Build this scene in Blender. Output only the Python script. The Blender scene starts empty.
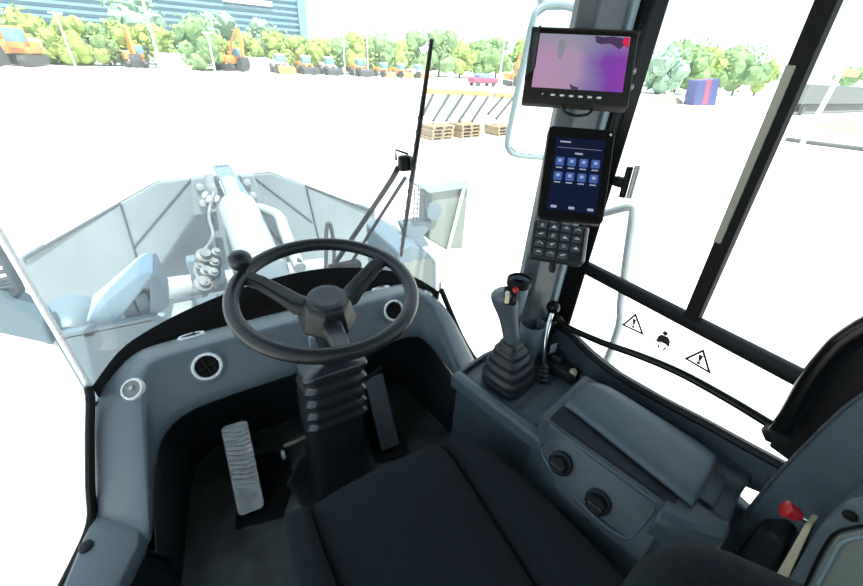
import bpy, bmesh, math, random
from mathutils import Vector, Matrix, noise
random.seed(7)
S = bpy.context.scene
COL = S.collection
PI = math.pi
V = Vector

# ------------------------------------------------------------------ materials
def mat(name, col, rough=.5, metal=0., bump=0., bscale=60., var=0., vscale=4., spec=.5, coat=0.):
    m = bpy.data.materials.new(name); m.use_nodes = True
    nt = m.node_tree; b = nt.nodes['Principled BSDF']
    b.inputs['Base Color'].default_value = (*col, 1); b.inputs['Roughness'].default_value = rough
    b.inputs['Metallic'].default_value = metal; b.inputs['Specular IOR Level'].default_value = spec
    b.inputs['Coat Weight'].default_value = coat
    tc = nt.nodes.new('ShaderNodeTexCoord')
    if var:
        n = nt.nodes.new('ShaderNodeTexNoise'); n.inputs['Scale'].default_value = vscale; n.inputs['Detail'].default_value = 5
        nt.links.new(tc.outputs['Object'], n.inputs['Vector'])
        r = nt.nodes.new('ShaderNodeValToRGB'); r.color_ramp.elements[0].position = .3; r.color_ramp.elements[1].position = .7
        r.color_ramp.elements[0].color = (*[max(0, c * (1 - var)) for c in col], 1)
        r.color_ramp.elements[1].color = (*[min(1, c * (1 + var)) for c in col], 1)
        nt.links.new(n.outputs['Fac'], r.inputs['Fac']); nt.links.new(r.outputs['Color'], b.inputs['Base Color'])
    if bump:
        n2 = nt.nodes.new('ShaderNodeTexNoise'); n2.inputs['Scale'].default_value = bscale; n2.inputs['Detail'].default_value = 3
        nt.links.new(tc.outputs['Object'], n2.inputs['Vector'])
        bp = nt.nodes.new('ShaderNodeBump'); bp.inputs['Strength'].default_value = bump; bp.inputs['Distance'].default_value = .002
        nt.links.new(n2.outputs['Fac'], bp.inputs['Height']); nt.links.new(bp.outputs['Normal'], b.inputs['Normal'])
    return m

def emit(name, col, s=1.):
    m = bpy.data.materials.new(name); m.use_nodes = True; nt = m.node_tree
    nt.nodes.remove(nt.nodes['Principled BSDF'])
    e = nt.nodes.new('ShaderNodeEmission'); e.inputs[0].default_value = (*col, 1); e.inputs[1].default_value = s
    nt.links.new(e.outputs[0], nt.nodes['Material Output'].inputs[0]); return m

def glass(name, tint=(1, 1, 1), haze=.05, refl=.04):
    m = bpy.data.materials.new(name); m.use_nodes = True; nt = m.node_tree
    nt.nodes.remove(nt.nodes['Principled BSDF'])
    t = nt.nodes.new('ShaderNodeBsdfTransparent'); t.inputs[0].default_value = (*tint, 1)
    d = nt.nodes.new('ShaderNodeBsdfTranslucent'); d.inputs[0].default_value = (.92, .97, 1, 1)
    g = nt.nodes.new('ShaderNodeBsdfGlossy'); g.inputs['Roughness'].default_value = .02
    lw = nt.nodes.new('ShaderNodeLayerWeight'); lw.inputs[0].default_value = .12
    mr = nt.nodes.new('ShaderNodeMath'); mr.operation = 'MULTIPLY_ADD'; mr.inputs[1].default_value = .35; mr.inputs[2].default_value = refl
    nt.links.new(lw.outputs['Fresnel'], mr.inputs[0])
    a = nt.nodes.new('ShaderNodeMixShader'); a.inputs[0].default_value = haze  # translucent share veils the view, standing in for haze
    nt.links.new(t.outputs[0], a.inputs[1]); nt.links.new(d.outputs[0], a.inputs[2])
    c = nt.nodes.new('ShaderNodeMixShader'); nt.links.new(mr.outputs[0], c.inputs[0])
    nt.links.new(a.outputs[0], c.inputs[1]); nt.links.new(g.outputs[0], c.inputs[2])
    nt.links.new(c.outputs[0], nt.nodes['Material Output'].inputs[0]); return m

M = dict(
    dash=mat('dash plastic', (.100, .130, .152), .34, bump=.2, bscale=900),
    console=mat('console plastic', (.046, .066, .080), .42, bump=.25, bscale=900),
    armrest=mat('armrest vinyl', (.062, .090, .112), .45, bump=.3, bscale=700),
    dark=mat('dark plastic', (.011, .016, .020), .5, bump=.25, bscale=800, spec=.3),
    black=mat('black plastic', (.006, .007, .008), .5, spec=.2),
    frit=mat('black glass print', (.004, .004, .004), .7, spec=.2),
    gloss=mat('gloss black paint', (.004, .0045, .005), .22, spec=.22),
    rubber=mat('rubber', (.015, .019, .023), .4, bump=.2, bscale=400, spec=.4),
    wheel=mat('steering wheel plastic', (.010, .0135, .0165), .34, bump=.2, bscale=600, spec=.36),
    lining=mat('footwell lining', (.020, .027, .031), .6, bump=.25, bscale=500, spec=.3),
    hubcap=mat('hub cap plastic', (.025, .03, .035), .42),
    bootm=mat('glossy bellows rubber', (.018, .022, .026), .25),
    lever=mat('grey lever plastic', (.07, .085, .10), .4),
    fabric=mat('black seat fabric', (.010, .0135, .0165), .95, bump=.6, bscale=350, var=.25, vscale=120, spec=.2),
    floor=mat('rubber floor mat', (.048, .056, .056), .6, bump=.4, bscale=120, var=.75, vscale=11),
    dirt=mat('dusty rubber', (.11, .12, .11), .9, bump=.3, bscale=80, var=.5, vscale=14),
    white=mat('white ring plastic', (.75, .78, .8), .4),
    seam=mat('white glass joint', (.97, .98, .99), .75, .6),
    fitting=mat('weathered fitting grey', (.17, .195, .205), .4, var=.3, vscale=14),
    gauge=mat('gauge grey plastic', (.20, .20, .20), .5),
    chrome=mat('chrome', (.7, .72, .75), .15, 1.),
    steel=mat('bare pedal steel', (.42, .45, .44), .5, .35, bump=.3, bscale=120, var=.3, vscale=40),
    pillar=mat('grey pillar trim', (.060, .076, .086), .5, bump=.15, bscale=700),
    lightstrip=mat('pale blue pillar strip', (.24, .33, .37), .4),
    postpale=mat('pale khaki foam strip', (.30, .30, .24), .8),
    cup=mat('blue grey cup plastic', (.15, .20, .24), .4),
    bezel=mat('monitor bezel', (.014, .0135, .011), .55, spec=.25),
    red=mat('red plastic', (.45, .015, .02), .35),
    cream=mat('cream plastic', (.62, .55, .38), .5),
    metalgrey=mat('satin metal', (.35, .36, .37), .35, .7),
    keycap=mat('keypad rubber', (.03, .036, .042), .5),
    keyprint=mat('key print', (.55, .58, .6), .6),
    stickerblack=mat('black sticker print', (.01, .01, .01), .7),
    card=mat('pale card', (.55, .68, .75), .6),
    bucket=mat('bucket paint', (.195, .248, .27), .5, var=.10, vscale=2.),
    bucketdark=mat('dark bucket steel and shade', (.065, .085, .10), .6, var=.2, vscale=3.),  # dark steel, also colours the shadow band on the bucket back
    lightgrey=mat('light grey paint', (.30, .345, .36), .4, var=.12, vscale=6),
    cyl=mat('cylinder paint', (.33, .375, .39), .3),
    linkm=mat('rocker link paint', (.13, .195, .245), .35),
    hose=mat('pale hose', (.30, .34, .35), .5),
    hosedark=mat('dark hydraulic hose', (.05, .055, .06), .5),
    fender=mat('fender paint', (.12, .18, .22), .45),
    lamphouse=mat('pale blue lamp housing', (.30, .45, .54), .45),
    lampbody=mat('grey green lamp box', (.20, .235, .21), .5),
    mirrorframe=mat('mirror frame grey', (.16, .23, .25), .4),
    ground=mat('pale concrete yard', (.74, .71, .65), .9, bump=.2, bscale=3, var=.05, vscale=.12),
    bglass=mat('tower blue glass', (.14, .255, .315), .35, var=.12, vscale=.05),  # tower and leaf colours are lifted paler to carry the haze
    bband=mat('tower spandrel', (.17, .285, .345), .5),
    bwhite=mat('white roof edge', (.8, .8, .8), .5),
    leaf1=mat('bright leaves', (.30, .40, .105), .8, var=.25, vscale=1.2),
    leaf2=mat('mid leaves', (.20, .33, .13), .8, var=.28, vscale=1.2),
    leaf3=mat('pale grey green leaves', (.26, .39, .28), .8, var=.22, vscale=1.),
    bark=mat('bark', (.18, .14, .09), .9),
    orange=mat('orange machine paint', (.80, .33, .10), .45),
    machdark=mat('dark machine steel', (.065, .072, .075), .6),
    machglass=mat('machine cab glass', (.2, .35, .42), .2),
    machwhite=mat('off white machine paint', (.7, .68, .62), .5),
    beam=mat('faded orange beam', (.66, .30, .13), .6),
    bar=mat('dark leaning bar', (.05, .055, .06), .6),
    wood=mat('pallet wood', (.34, .25, .15), .9, var=.3, vscale=3),
    contblue=mat('blue sheet metal', (.07, .09, .24), .5),
    contred=mat('red sheet metal', (.32, .08, .15), .5),
    contpale=mat('pale blue sheet metal', (.42, .60, .68), .5),
    pole=mat('white pole paint', (.85, .87, .87), .5),
    fence=mat('white hoarding', (.75, .80, .80), .6),
    soil=mat('pale soil', (.34, .29, .22), .95, bump=.5, bscale=2, var=.25, vscale=.8),
    trailer=mat('dull grey trailer paint', (.11, .125, .125), .6),
    roofm=mat('cab headliner', (.10, .105, .11), .9),
)
G = glass('windshield glass', (.97, 1, .99), .07, .02)
GS = glass('side window glass', (.97, 1, .99), .03, .03)

# ------------------------------------------------------------------ object helpers
ORG = {}
def root_of(o):
    while o.parent: o = o.parent
    return o
def thing(name, label, cat, loc, group=None):
    o = bpy.data.objects.new(name, None); COL.objects.link(o); o.location = loc; o.empty_display_size = .05
    o['label'] = label; o['category'] = cat
    if group: o['group'] = group
    return o
def link(name, me, m, parent=None, smooth=True, origin=None):
    """World-space mesh; a child keeps its root's origin so that it can be copied with it."""
    if parent is not None:
        org = V(root_of(parent).location)
    else:
        org = V(origin) if origin is not None else V((0, 0, 0))
        if origin is None and len(me.vertices):
            n = len(me.vertices); s = V((0, 0, 0)); zm = 1e9
            for v in me.vertices: s += v.co; zm = min(zm, v.co.z)
            org = V((s.x / n, s.y / n, zm))
    for v in me.vertices: v.co -= org
    o = bpy.data.objects.new(name, me); COL.objects.link(o)
    if parent is not None: o.parent = parent
    else: o.location = org
    if m is not None: me.materials.append(m)
    for p in me.polygons: p.use_smooth = smooth
    if smooth:
        try: me.set_sharp_from_angle(angle=math.radians(42))
        except Exception: pass
    return o
def tag(o, label, cat, group=None):
    o['label'] = label; o['category'] = cat
    if group: o['group'] = group
    return o
def struct(o):
    o['kind'] = 'structure'; return o
def dup(o, parent=None):
    c = o.copy(); COL.objects.link(c)
    if parent is not None: c.parent = parent
    for ch in list(o.children): dup(ch, c)
    return c

class MB:
    def __init__(s): s.v = []; s.f = []
    def add(s, vs, fs):
        k = len(s.v); s.v += [tuple(v) for v in vs]; s.f += [tuple(i + k for i in f) for f in fs]; return s
    def bevelbox(s, c, d, r=0., seg=2, axes=None):
        bm = bmesh.new(); bmesh.ops.create_cube(bm, size=1)
        for v in bm.verts: v.co = V((v.co.x * d[0], v.co.y * d[1], v.co.z * d[2]))
        if r: bmesh.ops.bevel(bm, geom=list(bm.edges), offset=min(r, min(d) * .49), segments=seg, profile=.5, affect='EDGES')
        A = axes if axes else (V((1, 0, 0)), V((0, 1, 0)), V((0, 0, 1)))
        c = V(c); bm.verts.index_update()
        vs = [c + A[0] * v.co.x + A[1] * v.co.y + A[2] * v.co.z for v in bm.verts]
        fs = [[v.index for v in f.verts] for f in bm.faces]; bm.free(); return s.add(vs, fs)
    def loft(s, rings, closed=True, caps=True):
        n = len(rings[0]); vs = [p for r in rings for p in r]; fs = []
        for i in range(len(rings) - 1):
            for j in range(n if closed else n - 1):
                a = i * n + j; b = i * n + (j + 1) % n
                fs.append((a, b, b + n, a + n))
        if caps and closed:
            fs.append(tuple(reversed(range(n)))); fs.append(tuple((len(rings) - 1) * n + k for k in range(n)))
        return s.add(vs, fs)
    def tube(s, pts, r, seg=10, smooth=0, caps=True):
        P = [V(p) for p in pts]; R = list(r) if hasattr(r, '__len__') else [r] * len(P)
        if smooth and len(P) > 2: P, R = catmull(P, R, smooth)
        rings = []; n = None
        for i, p in enumerate(P):
            t = (P[min(i + 1, len(P) - 1)] - P[max(i - 1, 0)]).normalized()
            if n is None: n = t.orthogonal().normalized()
            n = (n - t * n.dot(t))
            n = n.normalized() if n.length > 1e-6 else t.orthogonal().normalized()
            b = t.cross(n)
            rings.append([p + (n * math.cos(2 * PI * k / seg) + b * math.sin(2 * PI * k / seg)) * R[i] for k in range(seg)])
        return s.loft(rings, True, caps)
    def lathe(s, prof, o, ax=(0, 0, 1), seg=28, caps=True):
        a = V(ax).normalized(); n = a.orthogonal().normalized(); b = a.cross(n); o = V(o)
        rings = [[o + a * h + (n * math.cos(2 * PI * k / seg) + b * math.sin(2 * PI * k / seg)) * r for k in range(seg)] for r, h in prof]
        return s.loft(rings, True, caps)
    def prism(s, poly, down, r=0):
        """poly: 3D loop, extruded by the vector `down`."""
        P = [V(p) for p in poly]; d = V(down) if hasattr(down, '__len__') else V((0, 0, -down)); n = len(P)
        return s.add(P + [p + d for p in P], [tuple(range(n)), tuple(reversed(range(n, 2 * n)))] + [(i, i + n, (i + 1) % n + n, (i + 1) % n) for i in range(n)])
    def torus(s, o, ax, R, r, seg=48, rs=10):
        a = V(ax).normalized(); n = a.orthogonal().normalized(); b = a.cross(n); o = V(o); vs = []; fs = []
        for i in range(seg):
            d = n * math.cos(2 * PI * i / seg) + b * math.sin(2 * PI * i / seg)
            for j in range(rs):
                q = 2 * PI * j / rs; vs.append(o + d * (R + r * math.cos(q)) + a * r * math.sin(q))
        for i in range(seg):
            for j in range(rs):
                fs.append((i * rs + j, ((i + 1) % seg) * rs + j, ((i + 1) % seg) * rs + (j + 1) % rs, i * rs + (j + 1) % rs))
        return s.add(vs, fs)
    def sphere(s, c, r, seg=18, rings=12):
        c = V(c); prof = [(max(1e-4, math.sin(PI * i / rings)) * r, -math.cos(PI * i / rings) * r) for i in range(rings + 1)]
        return s.lathe(prof, c, (0, 0, 1), seg, True)
    def build(s, name, m, parent=None, smooth=True, bevel=0., bseg=2, solid=0., subsurf=0, origin=None, off=-1):
        me = bpy.data.meshes.new(name); me.from_pydata(s.v, [], s.f); me.validate()
        bm = bmesh.new(); bm.from_mesh(me); bmesh.ops.recalc_face_normals(bm, faces=bm.faces); bm.to_mesh(me); bm.free()
        o = link(name, me, m, parent, smooth, origin)
        if solid:
            q = o.modifiers.new('thick', 'SOLIDIFY'); q.thickness = solid; q.offset = off
        if bevel:
            q = o.modifiers.new('bev', 'BEVEL'); q.width = bevel; q.segments = bseg; q.limit_method = 'ANGLE'; q.angle_limit = math.radians(30)
            q.harden_normals = False
        if subsurf:
            q = o.modifiers.new('sub', 'SUBSURF'); q.levels = subsurf; q.render_levels = subsurf
        return o

def catmull(P, R, k):
    Q = []; RR = []
    for i in range(len(P) - 1):
        p0 = P[max(i - 1, 0)]; p1 = P[i]; p2 = P[i + 1]; p3 = P[min(i + 2, len(P) - 1)]
        for j in range(k):
            t = j / k
            Q.append(.5 * ((2 * p1) + (p2 - p0) * t + (2 * p0 - 5 * p1 + 4 * p2 - p3) * t * t + (-p0 + 3 * p1 - 3 * p2 + p3) * t ** 3))
            RR.append(R[i] + (R[i + 1] - R[i]) * t)
    Q.append(P[-1]); RR.append(R[-1]); return Q, RR
def lerp(a, b, t): return V(a) + (V(b) - V(a)) * t
def frame(p00, p10, p01):
    """axes (u, v, n) of a quad given top-left, top-right, bottom-left"""
    u = (V(p10) - V(p00)); v = (V(p01) - V(p00)); w = u.length; u.normalize()
    v = v - u * v.dot(u); h = v.length; v.normalize(); return u, v, u.cross(v), w, h
def rr(w, d, r, n=6):
    """rounded rectangle loop in 2D"""
    out = []
    for cx, cy, a0 in ((w / 2 - r, d / 2 - r, 0), (-w / 2 + r, d / 2 - r, PI / 2), (-w / 2 + r, -d / 2 + r, PI), (w / 2 - r, -d / 2 + r, 1.5 * PI)):
        for k in range(n + 1):
            a = a0 + PI / 2 * k / n; out.append((cx + r * math.cos(a), cy + r * math.sin(a)))
    return out

# ================================================================== THE CAB SHELL
GZ = -2.0
# floor of the cab
mb = MB(); mb.prism([(-.60, -.75, 0), (.64, -.75, 0), (.64, .60, 0), (.50, 1.15, 0), (-.48, 1.15, 0), (-.60, .70, 0)], .04)
struct(mb.build('floor', M['floor'], smooth=False, bevel=.004))
# plan of the glazing: curved windshield, corner panes, straight sides
def plan_front(n=40):
    pts = [(-.52, .97), (-.475, 1.09), (-.42, 1.155), (-.324, 1.222), (-.21, 1.275), (-.11, 1.305), (0, 1.325), (.11, 1.325), (.20, 1.305), (.32, 1.245), (.41, 1.165), (.455, 1.09), (.48, .97)]
    P, _ = catmull([V((x, y, 0)) for x, y in pts], [0] * len(pts), 5); return [(p.x, p.y) for p in P]
PF = plan_front()
def curtain(pts, z0, z1, rows=8):
    mb = MB(); vs = []; fs = []; n = len(pts)
    for i, (x, y) in enumerate(pts):
        for k in range(rows + 1): vs.append((x, y, z0 + (z1 - z0) * k / rows))
    for i in range(n - 1):
        for k in range(rows):
            a = i * (rows + 1) + k; fs.append((a, a + rows + 1, a + rows + 2, a + 1))
    return mb.add(vs, fs)
struct(curtain(PF, .30, 1.62).build('window_1', G, origin=(0, 1, .3)))
def inset(pts, d):
    out = []
    for i, (x, y) in enumerate(pts):
        a = V((*pts[max(i - 1, 0)], 0)); b = V((*pts[min(i + 1, len(pts) - 1)], 0)); t = (b - a).normalized()
        out.append((x + t.y * d, y - t.x * d))
    return out
struct(curtain(inset(PF, .004), .30, .50, 2).build('trim_1', M['frit'], solid=.002))
# left and right corner panes between windshield and front posts
LC = [(-.52, .97), (-.585, .77), (-.66, .52)]
RC = [(.48, .97), (.56, .79), (.66, .57)]
struct(curtain(LC, .20, 1.62, 4).build('window_2', GS, origin=(-.58, .75, .2)))
struct(curtain(RC, .20, 1.62, 4).build('window_3', GS, origin=(.58, .75, .2)))
# black edge print along the bottom of the left corner pane
mb = MB()
edge_l = [(-.521, .965, .505), (-.525, .945, .475), (-.54, .90, .42), (-.562, .83, .33), (-.578, .782, .262), (-.604, .70, .252), (-.638, .60, .252), (-.655, .50, .25)]
P, _ = catmull([V(p) for p in edge_l], [0] * len(edge_l), 4)
mb.tube(P, .0095, 8); struct(mb.build('trim_2', M['black']))
mb = MB(); mb.tube([(.482, .968, .51), (.50, .92, .43), (.525, .85, .33), (.56, .78, .26), (.62, .62, .24)], .010, 8, 4)
struct(mb.build('trim_3', M['black']))
# white joints between windshield and corner panes
mb = MB(); mb.bevelbox((-.522, .972, 1.06), (.013, .010, 1.14), .003); struct(mb.build('trim_4', M['seam']))
mb = MB(); mb.bevelbox((.480, .972, .515), (.010, .010, .05), .003); struct(mb.build('trim_5', M['seam']))
# ---- right front post: grey trim, pale strip, black post
mb = MB(); mb.prism([(.497, .615, 0), (.518, .588, 0), (.604, .588, 0), (.612, .60, 0), (.612, .66, 0), (.53, .66, 0)], (0, 0, 1.63))
struct(mb.build('trim_6', M['pillar'], bevel=.006))
mb = MB(); mb.bevelbox((.624, .60, .815), (.022, .03, 1.63), .006); struct(mb.build('trim_7', M['lightstrip']))
mb = MB(); mb.prism([(.632, .605, 0), (.636, .575, 0), (.650, .558, 0), (.664, .546, 0), (.69, .575, 0), (.69, .62, 0)], (0, 0, 1.63))
struct(mb.build('trim_8', M['gloss'], bevel=.004))
# ---- right side: waist bar, middle post, rear post, glass
def bar(name, a, b, w, h, m, r=.006):
    a = V(a); b = V(b); u = (b - a).normalized(); n = V((0, 0, 1)) if abs(u.z) < .9 else V((1, 0, 0)); s_ = u.cross(n).normalized(); n = s_.cross(u)
    mb = MB(); mb.bevelbox((a + b) / 2, ((b - a).length, w, h), r, 2, (u, s_, n)); return struct(mb.build(name, m))
bar('trim_9', (.668, .566, .757), (.668, -.60, .772), .022, .034, M['black'])
mb = MB(); mb.loft([[(x, y + q, z) for x, q in ((.650, -.014), (.676, -.014), (.676, .014), (.650, .014))] for y, z in ((.2695, .77), (.316, 1.63))]); struct(mb.build('trim_10', M['frit'], bevel=.003))
mb = MB(); mb.loft([[(x, y + q, z) for x, q in ((.647, .001), (.652, .001), (.652, .0145), (.647, .0145))] for y, z in ((.2785, .945), (.2945, 1.24))]); struct(mb.build('trim_11', M['postpale'], bevel=.002))
mb = MB(); mb.bevelbox((.665, -.45, .8), (.06, .10, 1.65), .01); struct(mb.build('trim_12', M['gloss']))
struct(curtain([(.672, .53), (.672, .27)], .785, 1.62, 2).build('window_4', GS, smooth=False))
struct(curtain([(.662, .27), (.662, -.42)], .785, 1.62, 2).build('window_5', GS, smooth=False))
struct(curtain([(.668, .55), (.668, -.42)], .30, .75, 2).build('window_6', GS, smooth=False))
# lower right side wall: moulded panel whose top edge dips towards the rear
prof = [(.60, .0), (.60, .55), (.53, .562), (.45, .545), (.36, .54), (.25, .555), (.15, .575), (.07, .588), (.005, .60), (.004, .515), (.046, .495), (.038, .455), (-.12, .43), (-.12, 0)]
mb = MB(); mb.prism([(.636, y, z) for y, z in prof], (.03, 0, 0)); struct(mb.build('wall_right', M['console'], bevel=.008, smooth=False))
mb = MB(); mb.tube([(.634, y, z + .004) for y, z in prof[1:9]], .009, 8, 3); struct(mb.build('trim_13', M['black']))
# roof, back wall and left side: out of the picture, they shade the cab
mb = MB(); mb.prism([(-.74, -.85, 1.63), (.74, -.85, 1.63), (.74, .65, 1.63), (.55, 1.25, 1.63), (.25, 1.50, 1.63), (-.25, 1.50, 1.63), (-.57, 1.25, 1.63), (-.74, .65, 1.63)], (0, 0, .14))
struct(mb.build('ceiling', M['roofm'], smooth=False, bevel=.02))
mb = MB(); mb.bevelbox((0, -.74, .5), (1.32, .04, 1.0), .01); struct(mb.build('wall_back', M['dark']))
struct(curtain([(-.62, -.74), (.62, -.74)], 1.0, 1.63, 1).build('window_7', GS, smooth=False))
mb = MB(); mb.bevelbox((-.665, -.74, .8), (.06, .08, 1.65), .01); struct(mb.build('trim_14', M['gloss']))
mb = MB(); mb.bevelbox((-.675, .20, .82), (.05, .08, 1.62), .01); struct(mb.build('trim_15', M['gloss']))
struct(curtain([(-.668, .50), (-.675, .20), (-.675, -.70)], .26, 1.63, 1).build('window_8', GS, smooth=False))
mb = MB(); mb.prism([(-.66, y, z) for y, z in ((.60, 0), (.60, .235), (-.70, .235), (-.70, 0))], (-.012, 0, 0)); struct(mb.build('wall_left', M['dark'], smooth=False))

# ================================================================== DASHBOARD
dash = thing('dashboard', 'blue grey moulded dashboard wrapping the footwell below the steering wheel', 'dashboard', (0, 1.02, 0))
cols = [  # back edge, ridge, bottom edge of the front face
    ((-.522, .972, .44), (-.548, .90, .38), (-.588, .76, .20)),
    ((-.518, .980, .482), (-.537, .915, .418), (-.575, .765, .235)),
    ((-.487, 1.045, .488), (-.497, .93, .455), (-.545, .735, .238)),
    ((-.455, 1.095, .490), (-.445, .945, .497), (-.505, .690, .238)),
    ((-.435, 1.110, .488), (-.415, .958, .520), (-.462, .655, .238)),
    ((-.425, 1.114, .487), (-.402, .964, .526), (-.448, .78, .318)),
    ((-.415, 1.118, .486), (-.390, .970, .529), (-.420, .852, .372)),
    ((-.395, 1.122, .485), (-.372, .975, .530), (-.375, .885, .395)),
    ((-.33, 1.126, .485), (-.32, .978, .530), (-.32, .897, .402)),
    ((-.22, 1.130, .485), (-.22, .980, .530), (-.22, .900, .404)),
    ((.0, 1.132, .485), (.0, .980, .530), (.0, .900, .404)),
    ((.22, 1.130, .485), (.22, .980, .530), (.22, .900, .404)),
    ((.33, 1.126, .485), (.32, .978, .530), (.32, .905, .402)),
    ((.395, 1.122, .485), (.372, .972, .530), (.362, .895, .395)),
    ((.415, 1.105, .486), (.390, .965, .525), (.388, .862, .372)),
    ((.425, 1.085, .487), (.402, .955, .520), (.41, .79, .322)),
    ((.435, 1.07, .486), (.415, .945, .510), (.425, .70, .285)),
    ((.452, 1.04, .486), (.445, .925, .49), (.462, .72, .285)),
    ((.474, .995, .484), (.488, .895, .44), (.528, .765, .285)),
    ((.480, .972, .44), (.505, .885, .39), (.552, .765, .24)),
]
def dash_rows(c):
    a, b, d = c
    rows = [V(a) + V((0, .02, -.12)), V(a), lerp(a, b, .5) + V((0, 0, .004)), lerp(a, b, .93)]
    rows += [lerp(b, d, .07), lerp(b, d, .36), lerp(b, d, .66), lerp(b, d, .94), V(d) + V((0, .008, -.012))]
    return rows
mb = MB(); rows = [dash_rows(c) for c in cols]
mb.loft(rows, closed=False, caps=False)
mb.build('body', M['dash'], dash, subsurf=2)
# dark recess: lining below the front face, down to the toe board
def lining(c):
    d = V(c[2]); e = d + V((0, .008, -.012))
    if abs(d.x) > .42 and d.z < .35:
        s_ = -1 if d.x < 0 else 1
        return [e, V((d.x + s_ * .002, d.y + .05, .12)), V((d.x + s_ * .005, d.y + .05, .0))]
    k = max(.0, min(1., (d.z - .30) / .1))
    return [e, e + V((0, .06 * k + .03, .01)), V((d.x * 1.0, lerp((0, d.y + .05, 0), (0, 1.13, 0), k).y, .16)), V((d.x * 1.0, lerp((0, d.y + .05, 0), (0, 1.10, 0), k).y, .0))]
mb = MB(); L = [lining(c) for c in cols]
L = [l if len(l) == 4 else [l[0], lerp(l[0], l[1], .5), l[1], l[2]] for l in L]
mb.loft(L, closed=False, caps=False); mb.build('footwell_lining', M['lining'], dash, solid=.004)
# vents
nf = V((0, -.85, .52)).normalized()
from mathutils.bvhtree import BVHTree
bpy.context.view_layer.update()
_bo = [o for o in dash.children if o.name == 'body'][0]
_tree = BVHTree.FromObject(_bo, bpy.context.evaluated_depsgraph_get()); _off = V(dash.location)
def seat_on(c, n):
    """nearest point of the dashboard skin below c, and the skin's normal there"""
    p, q, _, _ = _tree.find_nearest(V(c) - _off)
    if q.dot(V(n)) < 0: q = -q
    return p + _off, q.normalized()
def vent(c, n, R, parent, up):
    c, n = seat_on(c, n)
    c = c + n * .004
    ring = MB(); ring.lathe([(R * .80, -.004), (R * .80, .004), (R * .86, .0075), (R * .96, .0075), (R * 1.04, .002), (R * 1.05, -.006)], c, n, 36, False)
    collar = MB(); collar.lathe([(R * 1.30, -.012), (R * 1.22, .001), (R * 1.0, .003), (R * .8, .0), (R * .8, -.008)], c, n, 36, False)
    v = collar.build('air_vent', M['dash'], parent); v['label'] = 'round adjustable air vent with white ring'
    ring.build('vent_ring', M['white'], v)
    d = MB(); d.lathe([(R * .82, -.006), (R * .82, -.0015), (.0005, -.0015)], c, n, 32, True); d.build('vent_bowl', M['frit'], v)
    u = V(up); u = (u - n * u.dot(n)).normalized(); w = n.cross(u); sl = MB()
    for k in (-.38, 0, .38):
        hw = R * .78 * math.sqrt(1 - k * k)
        sl.bevelbox(c + u * (k * R) + n * .000, (2 * hw * .98, .0035, .006), .001, 1, (w, u, n))
    sl.bevelbox(c + n * .0005, (.005, 2 * R * .74, .006), .001, 1, (w, u, n))
    sl.build('vent_slats', M['black'], v)
vent((-0.276, 0.953, 0.476), nf, .036, dash, (.9, 0, .4)); vent((0.283, 0.97, 0.476), nf, .036, dash, (.7, 0, .7))
def flat_vent(c, n, R, k, parent):
    c, n = seat_on(c, n); v = None
    a = V((1, 0, 0)); b = n.cross(a).normalized(); a = b.cross(n)
    def ringpts(r, h): return [c + n * h + a * (r * math.cos(2 * PI * q / 32)) + b * (r * k * math.sin(2 * PI * q / 32)) for q in range(32)]
    m1 = MB(); m1.loft([ringpts(R * .74, .002), ringpts(R * .8, .005), ringpts(R * .95, .005), ringpts(R * 1.03, .0), ringpts(R * 1.03, -.01)], True, False)
    v = m1.build('defroster_vent', M['white'], parent)
    m2 = MB(); m2.loft([ringpts(R * .78, -.004), ringpts(R * .76, .0025)], True, True); m2.build('vent_flap', M['black'], v)
    m3 = MB(); m3.sphere(c + n * .004 + a * R * .2, .006, 10, 6); m3.build('flap_knob', M['rubber'], v)
nt_ = V((0, .26, 1))
flat_vent((-0.3, 1.073, 0.512), nt_, .034, .62, dash); flat_vent((0.297, 1.09, 0.512), nt_, .034, .62, dash)
# round gauge socket on the left wing, small one on the right
def gauge(c, n, R, parent, name):
    c, n = seat_on(c, n); m1 = MB()
    m1.lathe([(R * .78, .002), (R * .82, .006), (R * .97, .006), (R * 1.05, .0), (R * 1.05, -.012)], c, n, 32, False)
    g = m1.build(name, M['white'], parent)
    m2 = MB(); m2.lathe([(R * .8, -.006), (R * .79, .003), (.0005, .0035)], c, n, 28, True); m2.build('socket_face', M['gauge'], g)
    m3 = MB(); m3.lathe([(R * .2, .002), (R * .2, .006), (.0004, .007)], c + V((0, 0, .003)), n, 14, True); m3.build('socket_pin', M['metalgrey'], g)
gauge((-0.427, 0.951, 0.462), (.16, -.80, .58), .026, dash, 'power_socket')
gauge((0.416, 0.977, 0.47), (-.5, -.62, .6), .016, dash, 'key_switch')
for p in ((-0.519, 0.96, 0.446), (0.446, 0.94, 0.468)):
    m1 = MB(); m1.lathe([(.0075, -.004), (.0075, .004), (.005, .0055), (.0003, .0055)], V(p) + V((0, 0, .004)), (0, -.7, .7), 14); m1.build('screw_cap', M['dark'], dash)

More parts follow.
